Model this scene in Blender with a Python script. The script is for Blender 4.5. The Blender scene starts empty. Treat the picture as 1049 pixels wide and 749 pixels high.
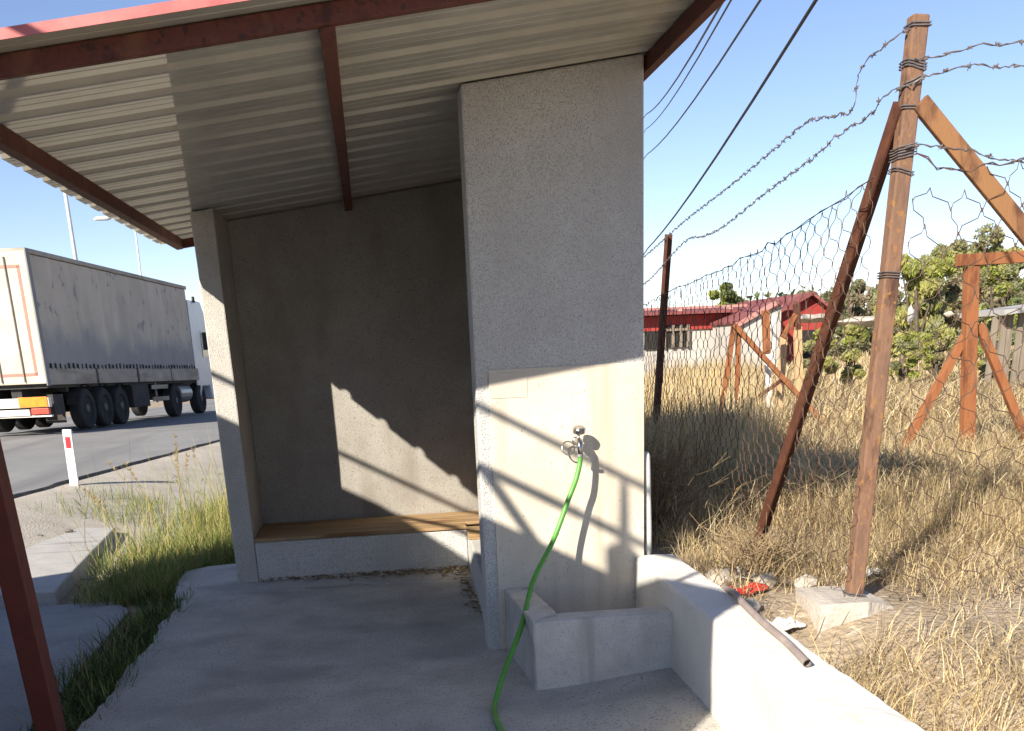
import bpy, bmesh, math, random
import numpy as np
from mathutils import Vector, Matrix
R = random.Random(7); N = np.random.default_rng(11)
rad = math.radians
sc = bpy.context.scene
COL = sc.collection
# ------------------------------------------------------------------ camera model
F, CX, CY, H = 1030.0, 524.5, 700.0, 1.7
PITCH, ROLL, YAW = rad(18.3), rad(2.5), rad(7.05)
fw = Vector((math.sin(YAW)*math.cos(PITCH), math.cos(YAW)*math.cos(PITCH), -math.sin(PITCH)))
rt0 = Vector((math.cos(YAW), -math.sin(YAW), 0)); up0 = rt0.cross(fw)
rt = rt0*math.cos(ROLL) - up0*math.sin(ROLL); up = up0*math.cos(ROLL) + rt0*math.sin(ROLL)
EYE = Vector((0, 0, H))
def ray(u, v): return fw + rt*((u-CX)/F) - up*((v-CY)/F)
def aty(u, v, y): d = ray(u, v); return EYE + d*(y/d.y)
def atz(u, v, z): d = ray(u, v); return EYE + d*((z-H)/d.z)
cd = bpy.data.cameras.new('camera'); cam = bpy.data.objects.new('camera', cd); COL.objects.link(cam)
M4 = Matrix((rt, up, -fw)).transposed().to_4x4(); M4.translation = EYE
cam.matrix_world = M4
cd.sensor_width = 36; cd.lens = F/1049*36; cd.shift_y = (CY-374.5)/1049; cd.clip_end = 3000; cd.clip_start = .05
sc.camera = cam
# ------------------------------------------------------------------ light
SUN = Vector((.89, 1.0, -.775)).normalized()
elev = math.asin(-SUN.z)
w = bpy.data.worlds.new('World'); sc.world = w; w.use_nodes = True
nt = w.node_tree; bg = nt.nodes['Background']
sky = nt.nodes.new('ShaderNodeTexSky'); sky.sky_type = 'NISHITA'; sky.sun_disc = False
sky.sun_elevation = elev; sky.sun_rotation = math.atan2(-SUN.x, -SUN.y)
sky.air_density = 1.0; sky.dust_density = 0.0; sky.ozone_density = 1.6; sky.altitude = 1500
tn = nt.nodes.new('ShaderNodeMix'); tn.data_type = 'RGBA'; tn.blend_type = 'MULTIPLY'; tn.inputs[0].default_value = 1; tn.inputs[7].default_value = (.98,.925,1,1); nt.links.new(sky.outputs[0], tn.inputs[6]); nt.links.new(tn.outputs[2], bg.inputs[0]); bg.inputs[1].default_value = .09
sd = bpy.data.lights.new('sun', 'SUN'); sd.energy = 5.0; sd.angle = rad(.53); sd.color = (1, .92, .79)
so = bpy.data.objects.new('sun', sd); COL.objects.link(so); so.rotation_euler = SUN.to_track_quat('-Z', 'Y').to_euler()
so.location = (-10, -10, 20)
vs = sc.view_settings; vs.view_transform = 'Standard'; vs.look = 'None'; vs.exposure = .93; vs.gamma = 1; vs.use_curve_mapping = False
# ------------------------------------------------------------------ materials
def mat(name, c1, c2=None, scale=6, rough=.85, metal=0, bump=0, bscale=60, c3=None, spec=.3, trans=0, speck=None, detail=6, stretch=None, bdist=.004, streak=None, lo=.35, hi=.65):
    m = bpy.data.materials.new(name); m.use_nodes = True; t = m.node_tree; n = t.nodes; L = t.links
    p = n['Principled BSDF']; p.inputs['Roughness'].default_value = rough; p.inputs['Metallic'].default_value = metal
    p.inputs['Specular IOR Level'].default_value = spec
    tc = n.new('ShaderNodeTexCoord'); co = tc.outputs['Object']
    if stretch:
        mp = n.new('ShaderNodeMapping'); mp.inputs['Scale'].default_value = stretch; L.new(co, mp.inputs[0]); co = mp.outputs[0]
    c2 = c2 or tuple(x*.8 for x in c1)
    nz = n.new('ShaderNodeTexNoise'); nz.inputs['Scale'].default_value = scale; nz.inputs['Detail'].default_value = detail; nz.inputs['Roughness'].default_value = .65
    L.new(co, nz.inputs['Vector'])
    rp = n.new('ShaderNodeValToRGB'); e = rp.color_ramp.elements
    e[0].position = lo; e[0].color = (*c1, 1); e[1].position = hi; e[1].color = (*c2, 1)
    if c3: x = e.new(.5); x.color = (*c3, 1)
    L.new(nz.outputs['Fac'], rp.inputs[0]); out = rp.outputs[0]
    def mul(o, fac, col):
        mx = n.new('ShaderNodeMix'); mx.data_type = 'RGBA'; mx.blend_type = 'MIX'
        L.new(fac, mx.inputs[0]); L.new(o, mx.inputs[6]); mx.inputs[7].default_value = (*col, 1); return mx.outputs[2]
    if speck:      # (scale, threshold, colour)
        s = n.new('ShaderNodeTexNoise'); s.inputs['Scale'].default_value = speck[0]; s.inputs['Detail'].default_value = 3; L.new(tc.outputs['Object'], s.inputs['Vector'])
        r2 = n.new('ShaderNodeValToRGB'); r2.color_ramp.elements[0].position = speck[1]; r2.color_ramp.elements[1].position = speck[1]+.06
        L.new(s.outputs['Fac'], r2.inputs[0]); out = mul(out, r2.outputs[0], speck[2])
    if streak:     # (colour, vertical stain amount): (mapping scale, lo, hi, colour)
        mp2 = n.new('ShaderNodeMapping'); mp2.inputs['Scale'].default_value = streak[0]; L.new(tc.outputs['Object'], mp2.inputs[0])
        s = n.new('ShaderNodeTexNoise'); s.inputs['Scale'].default_value = 1; s.inputs['Detail'].default_value = 5; L.new(mp2.outputs[0], s.inputs['Vector'])
        r2 = n.new('ShaderNodeValToRGB'); r2.color_ramp.elements[0].position = streak[1]; r2.color_ramp.elements[1].position = streak[2]
        L.new(s.outputs['Fac'], r2.inputs[0]); out = mul(out, r2.outputs[0], streak[3])
    L.new(out, p.inputs['Base Color'])
    if bump:
        b = n.new('ShaderNodeBump'); b.inputs['Strength'].default_value = bump; b.inputs['Distance'].default_value = bdist
        z = n.new('ShaderNodeTexNoise'); z.inputs['Scale'].default_value = bscale; z.inputs['Detail'].default_value = 4; L.new(co, z.inputs['Vector'])
        L.new(z.outputs['Fac'], b.inputs['Height']); L.new(b.outputs[0], p.inputs['Normal'])
    if trans:
        tr = n.new('ShaderNodeBsdfTranslucent'); ms = n.new('ShaderNodeMixShader'); ms.inputs[0].default_value = trans
        L.new(out, tr.inputs[0]); L.new(p.outputs[0], ms.inputs[1]); L.new(tr.outputs[0], ms.inputs[2])
        L.new(ms.outputs[0], n['Material Output'].inputs[0])
    return m
M = {}
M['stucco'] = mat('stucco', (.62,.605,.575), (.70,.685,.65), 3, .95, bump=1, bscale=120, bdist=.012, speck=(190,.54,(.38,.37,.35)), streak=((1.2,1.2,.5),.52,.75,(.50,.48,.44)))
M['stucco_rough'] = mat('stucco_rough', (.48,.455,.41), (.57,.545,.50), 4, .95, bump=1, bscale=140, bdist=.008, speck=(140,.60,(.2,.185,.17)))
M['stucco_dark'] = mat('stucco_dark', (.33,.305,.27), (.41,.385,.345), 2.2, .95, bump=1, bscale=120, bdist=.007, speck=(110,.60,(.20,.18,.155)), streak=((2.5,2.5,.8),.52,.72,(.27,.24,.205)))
M['panel'] = mat('panel', (.66,.595,.495), (.57,.50,.40), 2.5, .8, bump=.35, bscale=40, speck=(60,.64,(.44,.37,.28)), streak=((11,11,.55),.52,.74,(.50,.44,.345)))
M['patch'] = mat('patch', (.62,.56,.46), (.56,.50,.41), 5, .8, bump=.3, bscale=50)
M['trough'] = mat('trough', (.60,.585,.55), (.46,.445,.41), 5, .92, bump=.7, bscale=70, bdist=.006, speck=(170,.60,(.30,.29,.27)), streak=((7,7,.6),.55,.7,(.36,.345,.31)))
M['floor'] = mat('floor', (.58,.545,.485), (.42,.395,.35), 2.2, .92, bump=.8, bscale=45, bdist=.008, detail=10, speck=(75,.585,(.25,.235,.21)), streak=((1.6,2.4,1),.50,.80,(.30,.28,.25)))
M['white_plaster'] = mat('white_plaster', (.80,.77,.71), (.70,.67,.60), 3, .9, bump=.4, bscale=45, speck=(20,.70,(.5,.45,.38)), streak=((6,1,1),.6,.75,(.6,.55,.47)))
M['path_slab'] = mat('path_slab', (.46,.44,.41), (.37,.355,.33), 4, .9, bump=.6, bscale=50, speck=(60,.63,(.25,.235,.22)), streak=((.8,5,1),.62,.7,(.28,.26,.24)))
M['grey_apron'] = mat('grey_apron', (.36,.355,.34), (.28,.275,.265), 2.4, .9, bump=.5, bscale=60, speck=(80,.62,(.14,.14,.14)))
M['asphalt'] = mat('asphalt', (.27,.262,.25), (.21,.204,.197), .6, .85, bump=.5, bscale=90, speck=(110,.6,(.11,.108,.105)), streak=((1.5,.08,1),.5,.7,(.17,.165,.16)))
M['asphalt_edge'] = mat('asphalt_edge', (.10,.09,.08), (.19,.17,.15), 8, .95, bump=1, bscale=30, bdist=.02)
M['soil'] = mat('soil', (.40,.32,.23), (.27,.21,.145), 1.5, .98, bump=1, bscale=25, bdist=.03, speck=(14,.6,(.45,.38,.29)))
M['verge'] = mat('verge', (.50,.45,.375), (.40,.355,.29), 2.5, .95, bump=1, bscale=45, bdist=.012, speck=(40,.62,(.28,.24,.19)))
M['rust'] = mat('rust', (.13,.05,.026), (.075,.030,.018), 14, .8, bump=.4, bscale=80, c3=(.10,.038,.022), spec=.25)
M['rust_paint'] = mat('rust_paint', (.105,.030,.020), (.06,.020,.015), 9, .65, bump=.25, bscale=90, c3=(.13,.036,.023), speck=(34,.60,(.055,.024,.017)), streak=((5,5,5),.58,.70,(.17,.065,.035)), spec=.35)
M['post_red'] = mat('post_red', (.14,.028,.018), (.095,.022,.015), 9, .55, bump=.2, bscale=90, speck=(20,.72,(.07,.025,.018)), spec=.4)
M['fence_rust'] = mat('fence_rust', (.165,.098,.068), (.085,.045,.032), 11, .9, bump=.9, bscale=70, c3=(.22,.125,.08), speck=(26,.60,(.27,.14,.06)), spec=.2, stretch=(1,1,.35))
M['fence_orange'] = mat('fence_orange', (.26,.135,.058), (.10,.048,.030), 9, .85, bump=.4, bscale=70, c3=(.25,.125,.058), spec=.2, stretch=(1,1,.3))
M['far_rust'] = mat('far_rust', (.25,.090,.038), (.15,.055,.028), 6, .85, bump=.3, c3=(.30,.12,.05), spec=.2, stretch=(1,1,.3))
M['pale_wood'] = mat('pale_wood', (.58,.40,.22), (.42,.27,.14), 5, .9, stretch=(6,6,.6))
M['wire'] = mat('wire', (.095,.068,.054), (.15,.09,.06), 15, .7, metal=.3)
M['wire_grey'] = mat('wire_grey', (.17,.16,.17), (.23,.19,.17), 15, .6, metal=.4)
M['cable'] = mat('cable', (.03,.03,.035), None, 5, .6)
M['sheet'] = mat('sheet', (.50,.485,.42), (.40,.39,.335), 4, .45, metal=.25, bump=.1, bscale=20, streak=((.7,9,1),.55,.72,(.34,.33,.28)), spec=.4)
M['bounce_sheet'] = mat('bounce_sheet', (.50,.455,.36), (.44,.395,.31), 5, .7, trans=.17, streak=((.7,9,1),.58,.72,(.46,.41,.32)))  # lets sun through to imitate sunlight reflected onto the roof underside
M['red_sheet'] = mat('red_sheet', (.42,.075,.065), (.36,.06,.055), 4, .5, spec=.4, bump=.1)
M['flash'] = mat('flash', (.46,.09,.085), (.55,.20,.18), 3, .45, spec=.5)
M['wood'] = mat('wood', (.42,.285,.155), (.27,.17,.085), 3, .75, stretch=(.9,14,14), bump=.3, bscale=12, c3=(.36,.235,.12), streak=((1,6,6),.60,.68,(.22,.11,.045)), spec=.3)
M['dark'] = mat('dark', (.03,.028,.025), None, 5, .9)
M['steel'] = mat('steel', (.55,.54,.52), (.40,.39,.37), 20, .3, metal=1, bump=.1)
M['hose'] = mat('hose', (.105,.37,.05), (.08,.28,.04), 9, .4, spec=.5)
M['pvc'] = mat('pvc', (.62,.60,.56), (.50,.48,.44), 6, .5, bump=.1)
M['conduit'] = mat('conduit', (.34,.28,.26), (.25,.20,.18), 9, .6, bump=.3)
M['rag'] = mat('rag', (.55,.045,.03), (.42,.03,.02), 9, .6, bump=.3)
M['litter_white'] = mat('litter_white', (.72,.70,.66), (.55,.52,.48), 8, .6)
M['stone'] = mat('stone', (.50,.45,.38), (.36,.31,.25), 7, .95, bump=.8, bscale=30, bdist=.01)
M['concrete'] = mat('concrete', (.52,.47,.41), (.40,.355,.30), 5, .95, bump=.8, bscale=40, bdist=.01)
for k, a, b in (('straw1',(.70,.53,.27),(.60,.44,.205)),('straw2',(.55,.43,.25),(.45,.345,.185)),('straw3',(.78,.65,.42),(.70,.57,.34)),('straw4',(.28,.205,.115),(.20,.145,.085))):
    M[k] = mat(k, a, b, 30, .8, trans=.25)
for k, a, b in (('grass1',(.125,.175,.045),(.10,.145,.035)),('grass2',(.25,.31,.07),(.20,.26,.055)),('grass3',(.40,.33,.12),(.45,.37,.15)),('grass4',(.045,.075,.022),(.035,.06,.018))):
    M[k] = mat(k, a, b, 30, .7, trans=.25)
for k, a, b in (('leaf_bright',(.38,.41,.09),(.32,.36,.07)),('leaf_yellow',(.50,.47,.17),(.43,.41,.14)),('leaf_olive',(.36,.36,.21),(.31,.31,.17)),('leaf_dark',(.20,.24,.11),(.165,.20,.09)),('leaf_brown',(.36,.30,.20),(.31,.25,.16))):
    M[k] = mat(k, a, b, 30, .75, trans=.45)
M['bark'] = mat('bark', (.14,.11,.085), (.09,.07,.05), 8, .95, bump=.6)
M['curtain'] = mat('curtain', (.52,.46,.38), (.41,.37,.31), .8, .8, streak=((2.2,2.2,.45),.50,.75,(.55,.50,.42)), speck=(3.2,.62,(.27,.26,.25)), bump=.4, bscale=2.5, bdist=.05)
def curtain_mat():
    m = M['curtain']; t = m.node_tree; n = t.nodes; L = t.links; p = n['Principled BSDF']; src = p.inputs['Base Color'].links[0].from_socket
    tc = n.new('ShaderNodeTexCoord'); sx = n.new('ShaderNodeSeparateXYZ'); L.new(tc.outputs['Object'], sx.inputs[0])
    z = n.new('ShaderNodeTexNoise'); z.inputs['Scale'].default_value = 1.1; z.inputs['Detail'].default_value = 6; L.new(tc.outputs['Object'], z.inputs['Vector'])
    a = n.new('ShaderNodeMath'); a.operation = 'MULTIPLY_ADD'; a.inputs[1].default_value = 1.6; L.new(z.outputs['Fac'], a.inputs[0]); L.new(sx.outputs['Z'], a.inputs[2])
    mr = n.new('ShaderNodeMapRange'); mr.inputs['From Min'].default_value = 2.75; mr.inputs['From Max'].default_value = 3.35; mr.inputs['To Min'].default_value = .85; mr.inputs['To Max'].default_value = 0
    L.new(a.outputs[0], mr.inputs['Value']); mx = n.new('ShaderNodeMix'); mx.data_type = 'RGBA'; L.new(mr.outputs[0], mx.inputs[0]); L.new(src, mx.inputs[6]); mx.inputs[7].default_value = (.27,.27,.275,1); L.new(mx.outputs[2], p.inputs['Base Color'])
curtain_mat()
M['curtain_low'] = mat('curtain_low', (.20,.205,.22), (.27,.265,.26), 1.3, .8, bump=.4, bscale=2.5, bdist=.05)
M['trailer_white'] = mat('trailer_white', (.62,.545,.43), (.52,.44,.33), 1.3, .6, speck=(5,.66,(.5,.4,.3)), streak=((3,3,.5),.6,.75,(.55,.45,.33)))
M['dropboard'] = mat('dropboard', (.36,.33,.28), (.27,.24,.20), 2, .6, metal=.2, streak=((.6,.6,4),.5,.65,(.22,.19,.15)))
M['red_tape'] = mat('red_tape', (.50,.22,.17), (.42,.17,.13), 6, .5)
M['chassis'] = mat('chassis', (.035,.034,.035), (.06,.055,.05), 4, .8)
M['tyre'] = mat('tyre', (.028,.027,.027), (.045,.042,.04), 7, .9, bump=.3)
M['rim'] = mat('rim', (.13,.125,.12), (.09,.085,.08), 7, .6, metal=.3)
M['cab_white'] = mat('cab_white', (.62,.64,.66), (.55,.57,.59), 3, .35, spec=.5)
M['bumper_white'] = mat('bumper_white', (.78,.74,.66), (.68,.63,.55), 3, .5)
M['lamp_orange'] = mat('lamp_orange', (.85,.30,.03), (.75,.22,.02), 7, .4)
M['lamp_red'] = mat('lamp_red', (.60,.10,.06), (.5,.07,.05), 7, .3)
M['tank'] = mat('tank', (.42,.41,.39), (.33,.32,.30), 4, .4, metal=.6)
M['glass'] = mat('glass', (.03,.035,.04), (.04,.045,.05), 3, .1, spec=.6)
M['marker_white'] = mat('marker_white', (.80,.78,.74), (.70,.67,.62), 9, .5)
M['marker_red'] = mat('marker_red', (.55,.05,.06), (.48,.04,.05), 9, .35)
M['lamp_metal'] = mat('lamp_metal', (.62,.63,.64), (.52,.53,.54), 4, .5, metal=.2)
M['roof_red'] = mat('roof_red', (.24,.075,.068), (.19,.06,.055), 1.2, .7, streak=((.3,3,.5),.55,.7,(.36,.14,.12)))
M['wall_red'] = mat('wall_red', (.36,.05,.04), (.29,.04,.034), .8, .7)
M['wall_white'] = mat('wall_white', (.50,.47,.43), (.40,.37,.33), .8, .85)
M['ridge_pale'] = mat('ridge_pale', (.48,.26,.22), (.42,.2,.17), 2, .6)
M['blocker_wall'] = mat('blocker_wall', (.66,.64,.60), (.58,.56,.52), 3, .9, bump=.6, bscale=60)  # plaster of the unseen, added shadow caster
M['slab_grey'] = mat('slab_grey', (.40,.385,.365), (.33,.315,.30), 3, .9)
M['dryleaf'] = mat('dryleaf', (.22,.14,.07), (.36,.28,.17), 30, .9)
M['grey_wood'] = mat('grey_wood', (.27,.225,.175), (.18,.145,.11), 5, .95, stretch=(5,5,.6))
# ------------------------------------------------------------------ mesh helpers
class MB:
    def __init__(s): s.v = []; s.f = []; s.m = []; s.mi = 0
    def add(s, vs, fs):
        b = len(s.v); s.v += [tuple(v) for v in vs]
        for f in fs: s.f.append([b+i for i in f]); s.m.append(s.mi)
    def box(s, lo, hi):
        (a,b,c),(d,e,g) = lo, hi
        s.add([(a,b,c),(d,b,c),(d,e,c),(a,e,c),(a,b,g),(d,b,g),(d,e,g),(a,e,g)],
              [(3,2,1,0),(4,5,6,7),(0,1,5,4),(1,2,6,5),(2,3,7,6),(3,0,4,7)])
    def prism(s, pts, zlo, zhi):                      # plan polygon, per-vertex heights allowed
        n = len(pts); f = lambda z, p: z(p) if callable(z) else z
        vs = [(p[0],p[1],f(zlo,p)) for p in pts] + [(p[0],p[1],f(zhi,p)) for p in pts]
        s.add(vs, [tuple(range(n-1,-1,-1)), tuple(range(n,2*n))] + [(i,(i+1)%n,n+(i+1)%n,n+i) for i in range(n)])
    def bar(s, p0, p1, w, h, side=None):              # rectangular bar, w along side, h across
        p0, p1 = Vector(p0), Vector(p1); d = (p1-p0).normalized()
        sd_ = Vector(side) if side else d.cross(Vector((0,0,1)))
        if sd_.length < 1e-4: sd_ = Vector((1,0,0))
        sd_ = (sd_ - d*sd_.dot(d)).normalized(); u = d.cross(sd_)
        q = [(-1,-1),(1,-1),(1,1),(-1,1)]
        vs = [p + sd_*(a*w/2) + u*(b*h/2) for p in (p0,p1) for a,b in q]
        s.add(vs, [(0,1,2,3),(7,6,5,4),(0,4,5,1),(1,5,6,2),(2,6,7,3),(3,7,4,0)])
    def angle(s, p0, p1, w, t, side, other):          # L-section: two plates
        p0, p1 = Vector(p0), Vector(p1); d = (p1-p0).normalized()
        a = Vector(side); a = (a-d*a.dot(d)).normalized(); b = Vector(other); b = (b-d*b.dot(d)-a*b.dot(a)).normalized()
        sec = [(0,0),(w,0),(w,t),(t,t),(t,w),(0,w)]
        vs = [p + a*x + b*y for p in (p0,p1) for x,y in sec]
        s.add(vs, [(5,4,3,2,1,0),tuple(range(6,12))] + [(i,(i+1)%6,6+(i+1)%6,6+i) for i in range(6)])
    def tube(s, pts, r, n=6, cap=True):
        pts = [Vector(p) for p in pts]; m = len(pts); vs = []
        ref = None
        for i, p in enumerate(pts):
            d = (pts[min(i+1,m-1)] - pts[max(i-1,0)]).normalized()
            if ref is None:
                ref = d.cross(Vector((0,0,1)))
                if ref.length < 1e-3: ref = Vector((1,0,0))
            ref = (ref - d*ref.dot(d)).normalized(); o = d.cross(ref)
            rr = r[i] if hasattr(r,'__len__') else r
            for k in range(n):
                a = 2*math.pi*k/n; vs.append(p + ref*(rr*math.cos(a)) + o*(rr*math.sin(a)))
        fs = [(i*n+k, i*n+(k+1)%n, (i+1)*n+(k+1)%n, (i+1)*n+k) for i in range(m-1) for k in range(n)]
        if cap: fs += [tuple(range(n-1,-1,-1)), tuple(range((m-1)*n, m*n))]
        s.add(vs, fs)
    def disc(s, c, axis, prof, n=20):                 # lathe: prof = [(along, radius)]
        c = Vector(c); a = Vector(axis).normalized(); x = a.cross(Vector((0,0,1)))
        if x.length < 1e-3: x = Vector((1,0,0))
        x.normalize(); y = a.cross(x); vs = []
        for t, r in prof:
            for k in range(n):
                q = 2*math.pi*k/n; vs.append(c + a*t + x*(r*math.cos(q)) + y*(r*math.sin(q)))
        m = len(prof)
        fs = [(i*n+k, i*n+(k+1)%n, (i+1)*n+(k+1)%n, (i+1)*n+k) for i in range(m-1) for k in range(n)]
        fs += [tuple(range(n-1,-1,-1)), tuple(range((m-1)*n, m*n))]
        s.add(vs, fs)
    def build(s, name, mats, parent=None, bevel=0, smooth=False, segs=2):
        me = bpy.data.meshes.new(name); off = parent_world(parent)
        me.from_pydata([(v[0]-off.x, v[1]-off.y, v[2]-off.z) for v in s.v], [], s.f)
        for x in (mats if isinstance(mats, (list,tuple)) else [mats]): me.materials.append(M[x])
        me.polygons.foreach_set('material_index', s.m)
        if smooth: me.polygons.foreach_set('use_smooth', [True]*len(s.f))
        me.update()
        bm = bmesh.new(); bm.from_mesh(me); bmesh.ops.recalc_face_normals(bm, faces=bm.faces); bm.to_mesh(me); bm.free()
        o = bpy.data.objects.new(name, me); COL.objects.link(o)
        if parent: o.parent = parent
        if bevel:
            b = o.modifiers.new('bevel','BEVEL'); b.width = bevel; b.segments = segs; b.limit_method = 'ANGLE'; b.angle_limit = rad(35)
        return o
def parent_world(p):
    v = Vector((0,0,0))
    while p is not None: v += p.location; p = p.parent
    return v
def tag(o, label=None, cat=None, group=None, kind=None):
    if label: o['label'] = label
    if cat: o['category'] = cat
    if group: o['group'] = group
    if kind: o['kind'] = kind
    return o
def thing(name, loc, label, cat, group=None):
    o = bpy.data.objects.new(name, None); o.empty_display_size = .1; COL.objects.link(o); o.location = loc
    return tag(o, label, cat, group)
def one(fn, name, mats, parent=None, **k):
    b = MB(); fn(b); return b.build(name, mats, parent, **k)
def fastmesh(name, V, tris_quads, mi, mats, parent=None):
    """V (n,3) array, tris_quads list of (array of index rows), mi list of arrays"""
    off = parent_world(parent); V = V - np.array(off)
    me = bpy.data.meshes.new(name); me.vertices.add(len(V)); me.vertices.foreach_set('co', V.astype(np.float32).ravel())
    loops = np.concatenate([a.ravel() for a in tris_quads]); tot = np.concatenate([np.full(len(a), a.shape[1]) for a in tris_quads])
    me.loops.add(len(loops)); me.loops.foreach_set('vertex_index', loops.astype(np.int32))
    me.polygons.add(len(tot)); me.polygons.foreach_set('loop_start', np.concatenate([[0], np.cumsum(tot)[:-1]]).astype(np.int32))
    me.polygons.foreach_set('loop_total', tot.astype(np.int32))
    for m in mats: me.materials.append(M[m])
    me.polygons.foreach_set('material_index', np.concatenate(mi).astype(np.int32))
    me.update(calc_edges=True); me.validate()
    o = bpy.data.objects.new(name, me); COL.objects.link(o)
    if parent: o.parent = parent
    return o
def blades(base, hgt, wid, lean, az, mati, curve=.6):
    """grass blades: 7 verts, 2 quads + 1 tri each"""
    n = len(base); d = np.stack([np.cos(az), np.sin(az), np.zeros(n)], 1)
    fa = az + np.pi/2 + N.normal(0,.5,n); sdv = np.stack([np.cos(fa), np.sin(fa), np.zeros(n)], 1)
    V = np.zeros((n,7,3)); zz = np.array([0,0,1.])
    for lv, (t, wv) in enumerate(((0,1),(.4,.85),(.75,.55),(1,0))):
        out = lean*hgt*(t**(1+curve)); z = hgt*t*np.sqrt(np.clip(1-(lean*t**curve)**2*.6, .05, 1))
        c = base + d*out[:,None] + zz*z[:,None]
        if lv < 3:
            V[:,2*lv] = c - sdv*(wid*wv/2)[:,None]; V[:,2*lv+1] = c + sdv*(wid*wv/2)[:,None]
        else: V[:,6] = c
    i = np.arange(n)[:,None]*7
    q = np.concatenate([i+np.array([0,1,3,2]), i+np.array([2,3,5,4])]); t = i+np.array([4,5,6])
    return V.reshape(-1,3), [q, t], [np.concatenate([mati,mati]), mati]
def sstep(a, b, x): t = np.clip((x-a)/(b-a), 0, 1); return t*t*(3-2*t)
def wob(x, y, s=1.0): return (np.sin(x*1.3*s+1.7*np.sin(y*.9*s))+np.sin(y*1.7*s+2.1*np.sin(x*1.1*s+.5))+.5*np.sin((x*3.1-y*2.3)*s))/2.5
from mathutils import noise as mnoise
def roughen(o, cuts, amp, sc_=3.0):
    bm = bmesh.new(); bm.from_mesh(o.data); bmesh.ops.remove_doubles(bm, verts=bm.verts, dist=1e-5)
    bmesh.ops.subdivide_edges(bm, edges=bm.edges, cuts=cuts, use_grid_fill=True)
    for v in bm.verts:
        d = mnoise.noise_vector(v.co*sc_)*amp + mnoise.noise_vector(v.co*sc_*5)*amp*.45
        v.co += d
    bm.to_mesh(o.data); bm.free(); return o
# ------------------------------------------------------------------ ground
def kerb_x(y): return -4.51 + .1786*(y-12.92)
def dip(y): return -.0175*np.clip(np.asarray(y,float)-24, 0, 30)
def gz(x, y):
    x = np.asarray(x, float); y = np.asarray(y, float)
    d = x - kerb_x(y)
    left = -.13 + .345*(1-sstep(0, 2.2, d)) + dip(y)*(1-sstep(0,6,d))
    xb = 1.52 + .26*np.maximum(0, y-9.1)
    s = sstep(0, .09 + .12*np.maximum(0, y-9.1), x-xb)
    right = .42 + .025*wob(x, y, 1.2) - .20*np.exp(-((x-1.9)/.28)**2)*(1-sstep(4.25,4.75,y))
    far = sstep(60, 200, np.hypot(x, y))
    return (left*(1-s) + right*s)*(1-far) + .1*far
def axis(*segs):
    return np.unique(np.concatenate([np.linspace(a, b, n, endpoint=False) for a, b, n in segs] + [[segs[-1][1]]]))
gx = axis((-900,-60,20),(-60,-12,24),(-12,1.45,90),(1.45,1.75,14),(1.75,12,80),(12,60,60),(60,900,20))
gy = axis((-300,-5,20),(-5,20,130),(20,60,60),(60,200,30),(200,1500,16))
X, Y = np.meshgrid(gx, gy); Z = gz(X, Y)
nx, ny = len(gx), len(gy); idx = np.arange(nx*ny).reshape(ny, nx)
Q = np.stack([idx[:-1,:-1], idx[:-1,1:], idx[1:,1:], idx[1:,:-1]], -1).reshape(-1,4)
g = fastmesh('ground', np.stack([X,Y,Z],-1).reshape(-1,3), [Q], [np.zeros(len(Q))], ['soil']); tag(g, kind='structure')
# road with a broken asphalt edge
ys = [-40+2.0*i for i in range(12)] + [-16+.35*i for i in range(170)] + [43.5+4*i for i in range(70)]
ed = [(kerb_x(y)+R.uniform(-.05,.05), y) for y in ys]
vs = []
for (x, y) in ed: q = float(dip(y)); vs += [(x-13, y, .26+q), (x-.03, y, .26+q), (x+.02, y, .15+q)]
b = MB(); b.v = vs
for i in range(len(ed)-1):
    k = 3*i
    b.f.append([k, k+1, k+4, k+3]); b.m.append(0)
    b.f.append([k+1, k+2, k+5, k+4]); b.m.append(1)
tag(b.build('road', ['asphalt','asphalt_edge']), kind='structure')
# pale gritty verge between the road and the paving
b = MB(); ys2 = [9.5+.4*i for i in range(90)]; vs = []
for y in ys2:
    for j in range(11):
        x = kerb_x(y)+.03+(3.4+.15*math.sin(y*1.7))*j/10; vs.append((x, y, float(gz(x,y))+.008-.03*(j==10)))
b.v = vs
for i in range(len(ys2)-1):
    for j in range(10):
        k = i*11+j; b.f.append([k,k+1,k+12,k+11]); b.m.append(0)
tag(b.build('verge', 'verge', smooth=True), kind='structure')
# shelter floor slab with worn left edge and a mortar rise in front of the trough
def fz(x, y): return .065*float(sstep(.75,1.5,x))*float(sstep(3.6,4.6,y)*(1-sstep(5.2,5.7,y))) + .004*float(wob(x,y,2))
edge_l = [(-1.50,1.2),(-1.53,2.4),(-1.56,3.6),(-1.55,4.3),(-1.585,4.9),(-1.545,5.4),(-1.56,6.0),(-1.52,6.5),(-1.57,7.0),(-1.53,7.5),(-1.535,7.84),(-1.63,8.0),(-1.69,8.4),(-1.71,8.9),(-1.55,9.06),(-1.25,9.12)]
def slab_left(y):
    for (x0,y0),(x1,y1) in zip(edge_l, edge_l[1:]):
        if y0 <= y <= y1: return x0+(x1-x0)*(y-y0)/(y1-y0)
    return -1.25
yy = [1.2+.08*i for i in range(100)]; yy = sorted(set(yy+[p[1] for p in edge_l])); yy = [y for y in yy if y <= 9.12]
b = MB(); W = 34; vs = []
for y in yy:
    xl = slab_left(y)+R.uniform(-.012,.012)
    for j in range(W+1):
        x = xl+(1.62-xl)*(j/W)**1.0; vs.append((x, y, fz(x,y)))
b.v = vs
for i in range(len(yy)-1):
    for j in range(W):
        k = i*(W+1)+j; b.f.append([k,k+1,k+W+2,k+W+1]); b.m.append(0)
n0 = len(b.v)
for i in range(len(yy)): p = b.v[i*(W+1)]; b.v.append((p[0]-.03+R.uniform(-.01,.01), p[1], -.16))
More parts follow.
